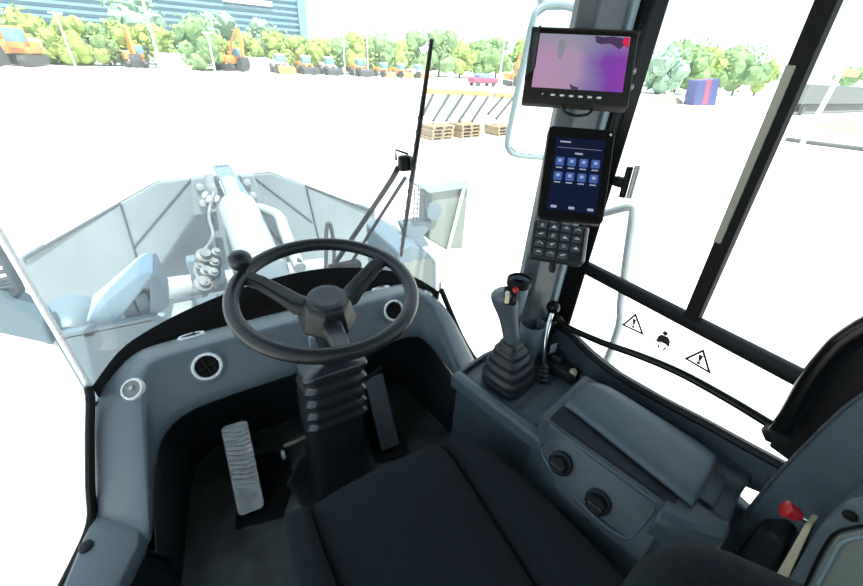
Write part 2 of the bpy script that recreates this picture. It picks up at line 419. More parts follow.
# left and right floor ledges that carry on from the dashboard wings
ledge = thing('side_ledge', 'blue grey plastic side ledge with hatch along the left door sill', 'trim panel', (-.55, .4, 0))
LX = ((.785, -.470, -.578), (.765, -.470, -.588), (.673, -.478, -.610), (.60, -.512, -.628), (.50, -.535, -.642), (-.6, -.55, -.645))
mb = MB(); mb.loft([[(xl, y1, .225), (xl, y1, .258), (xl + .012, y1, .268), (xr - .03, y1, .268), (xr - .008, y1, .262), (xr, y1, .245), (xr, y1, .225)] for y1, xr, xl in LX], True, True)
b = mb.build('body', M['dash'], ledge, bevel=.003)
mb = MB(); mb.loft([[(xl + .004, y1, 0), (xl + .004, y1, .226), (xr - .004, y1, .226), (xr + .008, y1, .0)] for y1, xr, xl in LX], True, True); mb.build('side_skirt', M['dark'], ledge)
mb = MB(); mb.bevelbox((-.568, .575, .2685), (.125, .0035, .003), .001, 1); mb.build('panel_gap', M['black'], ledge)
mb = MB(); q = [(-.605, .553, .2695), (-.562, .553, .2695), (-.553, .54, .2695), (-.560, .30, .2695), (-.605, .30, .2695)]
mb.prism(q, .004); mb.build('hatch', M['dash'], ledge, bevel=.002)
mb = MB(); mb.tube([q[0], q[1], q[2], q[3]], .0018, 6); mb.build('hatch_gap', M['black'], ledge)
mb = MB(); mb.lathe([(.013, -.002), (.013, .005), (.009, .008), (.0004, .008)], (-0.578, 0.718, 0.268), (0, 0, 1), 18); mb.build('screw_cap', M['dark'], ledge)
ledge2 = MB(); ledge2.loft([[(.635, y1, 0), (.635, y1, .26), (.46, y1, .26), (.45, y1, 0)] for y1 in (.74, .62)], True, True)
tag(ledge2.build('side_ledge', M['dash'], bevel=.006), 'blue grey floor ledge ahead of the right console', 'trim panel')

# ================================================================== STEERING COLUMN + WHEEL
colm = thing('steering_column', 'black steering column with ribbed rubber bellows rising from the floor', 'steering column', (-.01, .79, 0))
def ring_rr(cx, cy, z, w, d, r, tilt=0.):
    return [V((cx + x, cy + y, z + tilt * y)) for x, y in rr(w, d, r, 5)]
mb = MB(); mb.loft([ring_rr(-.015, .80, .006, .175, .17, .03), ring_rr(-.015, .80, .03, .165, .16, .03), ring_rr(-.013, .80, .05, .150, .145, .03), ring_rr(-.005, .785, .20, .152, .135, .03), ring_rr(.0, .775, .33, .158, .135, .03)])
mb.build('shroud', M['dark'], colm)
rings = []; z = .325; k = 0
prof = [(.158, 0), (.178, .012), (.182, .020), (.160, .034), (.156, .040), (.176, .052), (.180, .062), (.158, .076), (.154, .082), (.172, .096), (.178, .106), (.156, .122), (.152, .128), (.172, .142), (.178, .152), (.156, .166), (.152, .172), (.172, .186), (.178, .196), (.17, .208), (.12, .214), (.09, .222)]
for w, h in prof: rings.append(ring_rr(.0 + h * .04, .775 - h * .02, .315 + h, w, w * .80, .03, -.30))
mb = MB(); mb.loft(rings); mb.build('bellows', M['bootm'], colm, subsurf=1)
mb = MB(); mb.lathe([(.034, 0), (.034, .10), (.040, .11), (.040, .20), (.03, .205)], (.012, .775, .48), (.06, .02, 1), 24); mb.build('column_tube', M['dark'], colm)
mb = MB(); mb.prism([(-0.133, 0.78, 0.012), (-0.024, 0.667, 0.012), (-0.03, 0.626, 0.012), (-0.129, 0.681, 0.012), (-0.186, 0.765, 0.012), (-0.225, 0.805, 0.012)], .01)
mb = MB(); mb.prism([(-.135, .72, .012), (.10, .715, .012), (.115, .86, .012), (-.10, .90, .012), (-.15, .84, .012)], .011); mb.build('base_plate', M['dark'], colm, bevel=.004)
mb = MB(); mb.tube([(0.086, 0.79, 0.378), (0.136, 0.8, 0.388), (0.17, 0.8, 0.406)], .006, 8); mb.build('tilt_lever', M['black'], colm)
mb = MB(); mb.bevelbox((0.003, 0.86, 0.523), (.05, .02, .05), .006); mb.build('column_switch', M['cup'], colm)

wc = V((.02, .78, .732)); th = math.radians(8.45)
wn = V((0, -math.sin(th), math.cos(th))); wu = V((1, 0, 0)); wv = wn.cross(wu)
wheel = thing('steering_wheel', 'black three spoke steering wheel with spinner knob in front of dashboard', 'steering wheel', wc)
mb = MB(); mb.torus(wc, wn, .205, .0172, 96, 14); mb.build('rim', M['wheel'], wheel)
def W(x, y, h): return wc + wu * x + wv * y + wn * h
# hub: eight-sided cap with a flared skirt
hr = [(.0375, .002), (.052, -.003), (.057, -.010), (.061, -.022), (.075, -.066), (.071, -.074), (.04, -.078)]
def octa(r, h, n=8, cut=.0):
    return [W(r * math.cos(2 * PI * (k + .5) / n), r * math.sin(2 * PI * (k + .5) / n), h) for k in range(n)]
hub_off = -.024
mb = MB(); mb.loft([octa(r, h + hub_off) for r, h in hr]); hub = mb.build('hub', M['wheel'], wheel, bevel=.003)
mb = MB(); mb.lathe([(.047, -.006), (.047, .004), (.040, .0065), (.030, .0055), (.0005, .0055)], W(0, 0, hub_off), wn, 32); mb.build('hub_cap', M['hubcap'], hub)
def spoke(a, wid0, wid1):
    d = V((math.cos(a), math.sin(a), 0)); s_ = V((-d.y, d.x, 0)); R_ = []
    for r, h, hw, hh in ((.035, -.060, wid0 * .8, .016), (.075, -.058, wid0, .013), (.115, -.034, wid0 * .86, .011), (.16, -.010, wid1, .010), (.202, .0, wid1 * 1.05, .009)):
        ring = []
        for q, e in ((-1, -1), (-.7, 1), (.7, 1), (1, -1)):
            x = d.x * r + s_.x * q * hw; y = d.y * r + s_.y * q * hw
            ring.append(W(x, y, h + e * hh))
        R_.append(ring)
    m = MB(); m.loft(R_); return m.build('spoke', M['wheel'], wheel, bevel=.005, bseg=3)
for a in (math.radians(143), math.radians(23), math.radians(261)): spoke(a, .030, .022)
kp = W(.205 * math.cos(math.radians(143)), .205 * math.sin(math.radians(143)), 0)
mb = MB(); mb.lathe([(.013, -.012), (.011, .020), (.009, .034)], kp + wu * .002, wn, 16); kst = mb.build('spinner_knob', M['wheel'], wheel)
mb = MB(); mb.lathe([(.008, .018), (.017, .021), (.0245, .032), (.0265, .043), (.0245, .053), (.016, .060), (.008, .0625), (.0004, .063)], kp + wu * .002 + wn * .004, wn, 24); mb.build('knob_ball', M['wheel'], kst)

# ================================================================== PEDALS
pb = thing('brake_pedal', 'large worn silver ribbed brake pedal left of the steering column', 'pedal', (-.27, .85, 0))
pt0, pt1, pbt0, pbt1 = V((-0.305, 0.953, 0.235)), V((-0.234, 0.947, 0.235)), V((-0.301, 0.778, 0.03)), V((-0.224, 0.782, 0.03))
def pedal_pad(tl, tr, bl, br, m, parent, ribs, name='pad', th=.010, r=.016):
    u, v, n, w, h = frame(tl, tr, bl)
    if n.z < 0: n = -n
    c = (V(tl) + V(tr) + V(bl) + V(br)) / 4; w = ((V(tr) - V(tl)).length + (V(br) - V(bl)).length) / 2
    m1 = MB(); lo = [c + u * x + v * y for x, y in rr(w, h, r, 6)]
    m1.loft([[p - n * th for p in lo], lo]); o = m1.build(name, m, parent, bevel=.002)
    if ribs:
        for k in range(ribs):
            y = -h * .46 + (h * .58) * k / (ribs - 1); m2 = MB()
            pts = [c + u * x + v * (y + .006 * math.sin(x / w * PI * 1.6 + .6)) + n * .0005 for x in [w * (-.45 + .9 * i / 8) for i in range(9)]]
            m2.tube(pts, .0014, 5); m2.build('tread_rib', M['metalgrey'], o)
        m3 = MB(); m3.torus(c + v * h * .28 + n * .0, n, w * .34, .0016, 28, 6)
        m3.torus(c + v * h * .28 + n * .0, n, w * .18, .0016, 20, 6); m3.build('tread_ring', M['metalgrey'], o)
    return o, c, u, v, n, w, h
_, pc, pu, pv, pn, pw, ph = pedal_pad(pt0, pt1, pbt0, pbt1, M['steel'], pb, 12)
mb = MB(); mb.tube([pc - pn * .012 + pv * .02, pc + V((.03, .09, -.03)), (-.22, 1.0, .05)], [.012, .012, .014], 10); mb.build('pedal_arm', M['black'], pb)
mb = MB(); mb.prism([(-.325, .765, .010), (-.20, .735, .010), (-.155, .80, .010), (-.17, .84, .010), (-.135, .87, .010), (-.17, .98, .010), (-.28, 1.0, .010)], .009); mb.build('base_plate', M['black'], pb, bevel=.003)
pa = thing('accelerator_pedal', 'dark grey accelerator pedal right of the steering column', 'pedal', (.19, .85, 0))
pedal_pad((0.172, 0.947, 0.235), (0.237, 0.942, 0.235), (0.147, 0.781, 0.03), (0.219, 0.774, 0.03), M['lever'], pa, 0, r=.008)
mb = MB(); mb.prism([(.13, .76, .012), (.235, .735, .012), (.26, .80, .012), (.24, .98, .012), (.15, .98, .012)], .011); mb.build('base_plate', M['black'], pa, bevel=.003)
mb = MB(); mb.tube([(.20, .90, .14), (.205, .99, .10), (.205, 1.04, .03)], .010, 8); mb.build('pedal_arm', M['black'], pa)
tp = thing('tilt_pedal', 'small pedal lever with pale edge beside the column foot', 'pedal', (-.15, .87, 0))
mb = MB(); mb.bevelbox(V((-0.148, 0.905, 0.05)), (.012, .018, .055), .003, 2); mb.build('pedal_edge', M['card'], tp)
mb = MB(); mb.tube([(-0.139, 0.924, 0.08), (-0.099, 0.924, 0.08), (-0.067, 0.934, 0.07)], .007, 8); mb.build('pedal_bar', M['postpale'], tp)
mb = MB(); mb.bevelbox((-.15, .915, .025), (.03, .05, .05), .005); mb.build('bracket', M['black'], tp)
# dusty worn edge of the floor mat cut-out
for pts, lab in (([(-0.282, 0.786, 0.004), (-0.228, 0.798, 0.004), (-0.161, 0.797, 0.004), (-0.108, 0.671, 0.004), (-0.142, 0.68, 0.004), (-0.191, 0.748, 0.004), (-0.254, 0.75, 0.004), (-0.304, 0.752, 0.004)], 'dusty worn patch of floor mat below the brake pedal'),
                 ([(-0.019, 0.681, 0.004), (0.099, 0.675, 0.004), (0.185, 0.7, 0.004), (0.203, 0.674, 0.004), (0.102, 0.643, 0.004), (-0.015, 0.649, 0.004)], 'dusty worn strip of floor mat beside the accelerator pedal')):
    mb = MB(); mb.prism(pts, .003); o = mb.build('worn_patch', M['dirt'], smooth=False, bevel=.001); tag(o, lab, 'floor mat patch')

# ================================================================== DRIVER SEAT
seat = thing('driver_seat', 'black fabric driver seat with raised side bolsters facing the wheel', 'seat', (.03, .2, 0))
def cushion(secs, name, m, parent, sub=2):
    """secs: (y, xl, xr, z, edge radius, crown)"""
    R_ = []
    for y, xl, xr, z, dz, cr in secs:
        R_.append([(xl, y, z - .14), (xl, y, z - .05), (xl + .012, y, z - .012 + dz), (xl + (xr - xl) * .25, y, z + cr * .8 + dz), ((xl + xr) / 2, y, z + cr + dz), (xl + (xr - xl) * .75, y, z + cr * .8 + dz), (xr - .012, y, z - .012 + dz), (xr, y, z - .05), (xr, y, z - .14)])
    m1 = MB(); m1.loft(R_); return m1.build(name, m, parent, subsurf=sub)
cushion([(.520, -.13, .185, .37, -.03, 0), (.512, -.14, .197, .40, -.02, .004), (.485, -.150, .203, .418, 0, .006), (.40, -.150, .200, .428, 0, .004), (.25, -.145, .195, .425, 0, .0), (.05, -.14, .19, .42, 0, 0), (-.12, -.14, .19, .41, 0, 0)], 'cushion', M['fabric'], seat)
cushion([(.515, -.195, -.125, .37, -.03, 0), (.51, -.205, -.128, .40, -.015, .004), (.48, -.214, -.132, .418, 0, .006), (.38, -.220, -.134, .430, 0, .010), (.2, -.228, -.128, .443, 0, .012), (-.12, -.232, -.12, .45, 0, .01)], 'bolster', M['fabric'], seat)
cushion([(.508, .178, .228, .37, -.03, 0), (.500, .184, .240, .40, -.015, .004), (.46, .188, .265, .418, 0, .006), (.36, .186, .298, .430, 0, .010), (.2, .178, .328, .440, 0, .012), (-.12, .17, .335, .45, 0, .01)], 'bolster', M['fabric'], seat)
mb = MB(); mb.bevelbox((.03, .14, .20), (.36, .46, .16), .03, 3); mb.build('suspension_base', M['black'], seat)
mb = MB(); mb.bevelbox((.03, .14, .06), (.30, .40, .12), .02, 3); mb.build('pedestal', M['black'], seat)
mb = MB(); mb.loft([ring_rr(.03, -.17, .40, .40, .10, .045), ring_rr(.03, -.19, .60, .46, .11, .05), ring_rr(.03, -.23, .85, .46, .11, .05), ring_rr(.03, -.27, 1.05, .36, .08, .035)]); mb.build('backrest', M['fabric'], seat, subsurf=1)

# ================================================================== RIGHT CONSOLE
ct = math.radians(12); cu = V((-math.sin(ct), math.cos(ct), 0)); cr_ = V((math.cos(ct), math.sin(ct), 0)); cz = V((0, 0, 1)); CO = V((.36, .07, 0))
def K(a, b, z): return CO + cu * a + cr_ * b + cz * z
con = thing('control_console', 'blue grey control console with armrest to the right of the seat', 'console', K(.2, .17, 0))
# front body with the lever tray
mb = MB(); sec = lambda a, s_: [K(a, .082 + s_, .0), K(a, .080 + s_, .448), K(a, .345, .448), K(a, .345, .0)]
mb.loft([sec(.556, .03), sec(.548, 0), sec(.24, 0)]); mb.build('front_body', M['console'], con, bevel=.006)
mb = MB(); mb.loft([[K(a, .062, z - .05), K(a, .060, z - .008), K(a, .068, z), K(a, .084, z), K(a, .092, z - .008), K(a, .092, z - .05)] for a, z in ((.556, .462), (.54, .470), (.275, .470), (.258, .462), (.250, .43))])
mb.build('tray_rim', M['armrest'], con, bevel=.003)
mb = MB(); mb.loft([[K(a, b, .43), K(a, b, .462), K(a - .014, b, .462), K(a - .014, b, .43)] for a, b in ((.556, .07), (.558, .20), (.54, .34))]); mb.build('tray_front_rim', M['console'], con, bevel=.004)
# tray groove plates
mb = MB(); mb.prism([K(.365, .10, .4525), K(.52, .10, .4525), K(.52, .245, .4525), K(.365, .245, .4525)], .004); mb.build('boot_plate', M['console'], con, bevel=.002)
mb = MB(); mb.prism([K(.30, .10, .451), K(.352, .10, .451), K(.352, .33, .451), K(.30, .33, .451)], .003); mb.build('tray_insert', M['armrest'], con, bevel=.002)
# rear body with sloping knob panel
def rsec(a, bl=.0):
    f_ = min(1., max(0., (a - .15) / .12)) ** 1.5 * .055
    return [K(a, .012 + f_, .02), K(a, .010 + f_, .420), K(a, .022 + f_ * .9, .438), K(a, .060 + f_ * .3, .522), K(a, .070, .528), K(a, .285, .525), K(a, .295, .51), K(a, .295, .02)]
mb = MB(); mb.loft([[p + cu * 0 for p in rsec(a)] for a in (-.005, .10, .15, .18, .21, .235, .262, .285)]); mb.build('rear_body', M['console'], con, bevel=.006)
# raised lip of the recess around the knobs
lip = [K(.268, .080, .515), K(.262, .074, .455), K(.225, .046, .436), K(.10, .016, .435), K(.045, .018, .436), K(.026, .030, .448), K(.020, .058, .520)]
mb = MB(); mb.tube(lip, .005, 8, 4); mb.build('panel_lip', M['armrest'], con)
mb = MB(); mb.tube([K(.255, .0655, .5275), K(.02, .0655, .5275)], .003, 6); mb.build('panel_edge', M['armrest'], con)
# rear end block
mb = MB(); zt = .533
mb.loft([[K(a, bl, .10), K(a, bl, zt - .02), K(a, bl + .015, zt), K(a, .12, zt), K(a, .135, zt - .014), K(a, .225, zt - .014), K(a, .24, zt + .006), K(a, .285, zt + .006), K(a, .298, zt - .012), K(a, .298, .10)] for a, bl in ((.012, .035), (-.04, .05), (-.075, .07), (-.088, .08))])
mb.build('end_block', M['console'], con, bevel=.006)
mb = MB(); mb.bevelbox(K(-.032, .182, .5245), (.05, .084, .008), .003, 2, (cu, cr_, cz)); mb.build('end_recess', M['armrest'], con)
# armrest pad: crowned slab with drooping far edge
R_ = []
for a, f_ in ((-.030, .0), (-.026, .7), (-.012, 1), (.08, 1.02), (.18, 1.02), (.225, 1), (.248, .8), (.260, .4), (.264, .1)):
    bl = .096 + .036 * max(0, a) / .26; br = .266 + .06 * max(0, a)
    if a > .22: br -= (a - .22) * .7
    zt = .548 + .014 * f_
    R_.append([K(a, bl, .528), K(a, bl + .0, zt - .016), K(a, bl + .014, zt - .002), K(a, bl + .06, zt + .003), K(a, (bl + br) / 2 + .02, zt + .006), K(a, br - .04, zt + .002), K(a, br - .010, zt - .008), K(a, br, .528)])
mb = MB(); mb.loft(R_); mb.build('armrest_pad', M['armrest'], con, subsurf=2)
mb = MB(); mb.bevelbox(K(.13, .175, .530), (.27, .19, .008), .004, 2, (cu, cr_, cz)); mb.build('armrest_base', M['dark'], con)
# knobs on the sloping panel
kn = (-cr_ * .91 + cz * .41).normalized()
for p in (K(.198, .038, .476), K(.102, .030, .462)):
    m1 = MB(); m1.lathe([(.026, -.006), (.026, .004), (.022, .008), (.022, .006)], p, kn, 24); kb = m1.build('dial_knob', M['dark'], con)
    m2 = MB(); n2 = 18; rings = []
    for h, r in ((.004, .020), (.018, .019), (.021, .017)):
        rings.append([p + kn * h + (cu * math.cos(2 * PI * k / n2) + kn.cross(cu) * math.sin(2 * PI * k / n2)) * (r * (1 if k % 3 else .86)) for k in range(n2)])
    m2.loft(rings); m2.build('knob_grip', M['black'], kb)
    m3 = MB(); m3.bevelbox(p + kn * .0215, (.030, .006, .006), .002, 1, (cu, kn.cross(cu), kn)); m3.build('knob_ridge', M['rubber'], kb)

# joystick
jb = K(.440, .172, .452); jt = V((0.428, 0.545, 0.6)); gt = V((0.411, 0.591, 0.745))
joy = thing('joystick', 'tall grey joystick with red button on ribbed bellows in console tray', 'joystick', jb)
def sqring(c, w, d, r, ax):
    u = V((math.cos(ct), math.sin(ct), 0)); v = V((-math.sin(ct), math.cos(ct), 0))
    return [V(c) + u * x + v * y for x, y in rr(w, d, r, 4)]
R_ = []; prof = [(.132, 0), (.132, .016), (.122, .024), (.130, .040), (.128, .046), (.112, .054), (.116, .070), (.114, .076), (.097, .084), (.100, .098), (.097, .104), (.078, .112), (.080, .124), (.076, .130), (.058, .136), (.056, .150), (.046, .156)]
for w, h in prof:
    t = h / .156; c = lerp(jb, jt, t); R_.append(sqring(c, w, w * .97, w * .28, 0))
mb = MB(); mb.loft(R_); mb.build('bellows', M['rubber'], joy, subsurf=1)
ax = (gt - jt)
P = [(0, .021, .021), (.15, .022, .022), (.45, .024, .024), (.60, .028, .027), (.76, .036, .034), (.90, .039, .036), (.97, .032, .030), (1.0, .015, .014)]
R_ = []
uu = V((.80, .60, 0)).normalized()
for t, rx, ry in P:
    c = lerp(jt - ax.normalized() * .02, gt, t) + V((-.010, -.008, 0)) * max(0, t - .5) * 2; w_ = ax.normalized(); b_ = w_.cross(uu).normalized(); a_ = b_.cross(w_)
    R_.append([c + a_ * rx * math.cos(2 * PI * k / 16) + b_ * ry * math.sin(2 * PI * k / 16) for k in range(16)])
mb = MB(); mb.loft(R_); grip = mb.build('grip', M['lever'], joy, subsurf=1)
bn = (V((-0.187, 0.0, 1.22)) - gt).normalized(); bn = (bn + V((.12, 0, .15))).normalized()
gc = lerp(jt, gt, .80)
br_ = bn.cross(V((0, 0, 1))).normalized() * -1; bu_ = br_.cross(bn).normalized() * -1
if bu_.z < 0: bu_ = -bu_
if br_.x < 0: br_ = -br_
fc = gc + bn * .0425 + br_ * .007
mb = MB(); mb.bevelbox(fc - bn * .006, (.034, .046, .014), .006, 3, (br_, bu_, bn)); fp = mb.build('button_face', M['black'], grip)
mb = MB(); mb.lathe([(.0075, -.002), (.0075, .005), (.005, .007), (.0003, .007)], fc + br_ * .010 + bu_ * .014, bn, 16); mb.build('red_button', M['red'], grip)
mb = MB(); mb.bevelbox(fc - br_ * .008 - bu_ * .006 + bn * .002, (.011, .032, .008), .004, 3, (br_, bu_, bn)); mb.build('thumb_rocker', M['cream'], grip)
mb = MB(); mb.bevelbox(fc + br_ * .010 - bu_ * .008 + bn * .002, (.011, .014, .009), .003, 2, (br_, bu_, bn)); mb.build('black_button', M['rubber'], grip)

# small chrome lever
lb = V((0.53, 0.494, 0.452)); lt = V((0.574, 0.554, 0.655)); l2 = lerp(lb, lt, .28)
lev = thing('hand_lever', 'thin chrome lever with black ball knob behind the joystick', 'lever', lb)
mb = MB(); mb.lathe([(.018, 0), (.021, .006), (.014, .012), (.019, .018), (.013, .024), (.017, .030), (.011, .036), (.015, .042), (.008, .050)], lb, (lt - lb), 18); mb.build('bellows', M['rubber'], lev)
mb = MB(); mb.tube([lb + (lt - lb) * .15, lerp(lb, lt, .6) + V((-.012, 0, 0)), lt], .0068, 10, 5); mb.build('rod', M['chrome'], lev)
mb = MB(); mb.sphere(lt, .0185, 18, 12); mb.build('ball_knob', M['gloss'], lev)

# cup holders on the post
def cupho(c, R, H, m1_, label, lid):
    t = thing('cup_holder', label, 'cup holder', c)
    m1 = MB(); m1.lathe([(R * .72, 0), (R * .80, .004), (R, H), (R * .9, H), (R * .72, .01)], c, (0, 0, 1), 28, True); m1.build('cup', m1_, t)
    if lid:
        m2 = MB(); m2.lathe([(R * 1.08, H - .012), (R * 1.10, H + .004), (R * .92, H + .008), (R * .88, H - .02), (.001, H - .02)], c, (0, 0, 1), 28); m2.build('rim', M['black'], t)
    return t
c1 = V((0.439, 0.57, 0.667)); cupho(c1, .028, .098, M['cup'], 'grey cup holder with black rim above and behind the joystick', True)
c2 = V((0.535, 0.575, 0.454)); t = cupho(c2, .036, .145, M['cup'], 'rimless blue grey cup behind the joystick, below the rimmed one', False)
mb = MB(); mb.bevelbox(c1 + V((.035, .025, .03)), (.05, .02, .03), .004); mb.build('bracket', M['dark'], [o for o in COL.objects if o.name == 'cup_holder'][0])
mb = MB(); mb.bevelbox(c2 + V((.012, .035, .03)), (.03, .03, .03), .004); mb.build('bracket', M['dark'], t)
mb = MB(); mb.bevelbox(V((0.614, 0.545, 0.497)), (.026, .003, .040), .001, 1); tag(mb.build('notice_card', M['card'], smooth=False), 'small pale blue card stuck low on the front post', 'card')
# latch box between console and side wall
lx = thing('latch_box', 'small dark latch box beside the console tray under the handrail', 'latch', K(.36, .40, .3))
mb = MB(); mb.bevelbox(K(.365, .325, .42), (.10, .05, .13), .010, 3, (cu, cr_, cz)); mb.build('body', M['dark'], lx)
mb = MB(); mb.bevelbox(K(.385, .325, .492), (.035, .028, .022), .008, 3, (cu, cr_, cz)); mb.build('latch', M['rubber'], lx)
mb = MB(); mb.lathe([(.011, 0), (.011, .03), (.008, .034)], K(.325, .318, .458), (0, 0, 1), 14); mb.build('pale_peg', M['cream'], lx)
mb = MB(); mb.lathe([(.006, 0), (.006, .024)], K(.302, .325, .455), (.1, 0, 1), 10); mb.build('small_pin', M['chrome'], lx)

# handrail along the right window, grab bar
hr_ = thing('window_handrail', 'thin gloss black handrail sloping along the right window', 'handrail', (.60, .3, .6))
mb = MB(); mb.tube([(.60, .575, .55), (.598, .572, .60), (0.6, 0.553, 0.617), (0.6, 0.516, 0.606), (0.6, 0.41, 0.628), (0.6, 0.309, 0.659), (0.6, 0.223, 0.679), (0.6, 0.128, 0.688), (0.6, 0.052, 0.69)], .0085, 12, 6); mb.build('rail', M['gloss'], hr_)
mb = MB(); mb.bevelbox((.612, .578, .56), (.03, .03, .05), .005); mb.build('bracket', M['black'], hr_)
mb = MB(); mb.bevelbox(V((0.6, 0.05, 0.689)) + V((.016, 0, 0)), (.04, .02, .02), .005); mb.build('bracket', M['black'], hr_)
gb = thing('grab_handle', 'thick gloss black looped grab handle at the right door edge', 'grab handle', (0.575, 0.044, 0.699))
mb = MB(); mb.tube([(0.575, 0.044, 0.699), (0.575, 0.045, 0.738), (0.575, 0.053, 0.819), (0.575, 0.053, 0.877), (0.575, 0.049, 0.906), (0.575, 0.036, 0.944), (0.575, 0.013, 0.966), (0.575, -0.017, 0.967)], .0155, 16, 6); mb.build('bar', M['gloss'], gb)
mb = MB(); mb.lathe([(.020, -.004), (.020, .012), (.016, .016)], (0.575, 0.042, 0.695), (0, .55, .6), 20); mb.build('mount_collar', M['black'], gb)
# wide dark inner panel next to the grab bar
mb = MB(); mb.prism([(0.615, 0.046, 0.636), (0.615, 0.057, 0.801), (0.615, 0.053, 0.891), (0.615, 0.038, 0.93), (0.615, -0.025, 0.958), (0.615, -0.083, 0.846), (0.615, -0.006, 0.632)], (.02, 0, 0)); struct(mb.build('trim_16', M['black'], smooth=False, bevel=.004))
# rear side trim (blue grey, curves over the wheel arch)
rt = [(0.6, 0.008, 0.448), (0.6, 0.012, 0.582), (0.6, 0.011, 0.678), (0.6, 0.008, 0.758), (0.6, 0.001, 0.824), (0.6, -0.03, 0.951), (0.6, -0.255, 0.727), (0.6, -0.117, 0.174)]
mb = MB(); mb.prism(rt, (.035, 0, 0)); struct(mb.build('trim_17', M['armrest'], smooth=False, bevel=.006))
mb = MB(); mb.tube(rt[:6], .0025, 6, 3); struct(mb.build('trim_18', M['pillar']))

# right rear switch box with red stop button
sb = thing('switch_box', 'blue grey switch box with red stop button at bottom right', 'switch box', (0.52, -0.096, 0.591))
bx = [(0.52, -0.105, 0.522), (0.52, -0.063, 0.698), (0.52, -0.069, 0.723), (0.52, -0.094, 0.758), (0.52, -0.134, 0.773), (0.52, -0.198, 0.698), (0.52, -0.244, 0.564), (0.52, -0.182, 0.324)]
bx[0] = (0.52, -0.087, 0.478); bx.insert(1, (0.52, -0.063, 0.628))
mb = MB(); mb.prism(bx, (.07, 0, 0)); mb.build('housing', M['dash'], sb, smooth=False, bevel=.006, bseg=3)
ins = [(0.518, -0.108, 0.501), (0.518, -0.087, 0.6), (0.518, -0.081, 0.642), (0.518, -0.092, 0.677), (0.518, -0.113, 0.712), (0.518, -0.175, 0.645), (0.518, -0.208, 0.523), (0.518, -0.145, 0.405)]
mb = MB(); mb.prism(ins, (.004, 0, 0)); pl = mb.build('front_panel', M['lampbody'], sb, smooth=False, bevel=.003)
mb = MB(); mb.tube([(0.517, -0.105, 0.496), (0.517, -0.084, 0.593), (0.517, -0.078, 0.644), (0.517, -0.089, 0.683)], .0022, 6, 4); mb.build('panel_groove', M['black'], sb)
mb = MB(); mb.tube([(0.516, -0.113, 0.508), (0.516, -0.096, 0.597), (0.516, -0.089, 0.636), (0.516, -0.097, 0.668)], .0022, 6, 4); mb.build('panel_edge', M['lightstrip'], sb)
mb = MB(); mb.lathe([(.008, 0), (.008, .004), (.004, .005)], (0.519, -0.074, 0.685), (-1, 0, 0), 16); mb.build('screw_hole', M['black'], sb)
mb = MB(); mb.prism([(0.535, -0.078, 0.438), (0.535, -0.051, 0.609), (0.535, -0.058, 0.611), (0.535, -0.091, 0.452)], (.03, 0, 0)); mb.build('side_strip', M['cream'], sb, smooth=False)
rb = V((0.525, -0.048, 0.622)); rd = (V((0.515, -0.029, 0.626)) - rb).normalized()
mb = MB(); mb.tube([rb, rb + rd * .012], .006, 14); mb.build('button_stem', M['chrome'], sb)
mb = MB(); mb.lathe([(.008, .008), (.0105, .012), (.013, .024), (.0135, .029), (.010, .0315), (.0004, .032)], rb, rd, 22); mb.build('stop_button', M['red'], sb)
mb = MB(); mb.prism([(0.545, -0.02, 0.398), (0.545, -0.016, 0.503), (0.545, -0.038, 0.536), (0.545, -0.054, 0.532), (0.545, -0.084, 0.38), (0.545, -0.05, 0.293)], (.06, 0, 0))
tag(mb.build('storage_bin', M['dark'], smooth=False, bevel=.008, bseg=3), 'dark rounded bin between console end and red stop button', 'storage bin')
# near armrest of the seat at the bottom edge
mb = MB(); R_ = []
for p, r in (((0.115, 0.017, 0.712), .018), ((0.15, 0.013, 0.736), .030), ((0.197, -0.007, 0.741), .034), ((0.247, -0.048, 0.721), .034), ((0.338, -0.127, 0.674), .034)):
    R_.append((V(p), r))
mb.tube([p for p, r in R_], [r for p, r in R_], 16, 4); mb.build('side_bolster', M['fabric'], seat)

# ================================================================== SCREENS ON THE POST
def panel_axes(tl, tr, bl):
    u, v, n, w, h = frame(tl, tr, bl)
    if n.dot(V((-0.187, 0.0, 1.22)) - V(tl)) < 0: n = -n
    return u, v, n, w, h
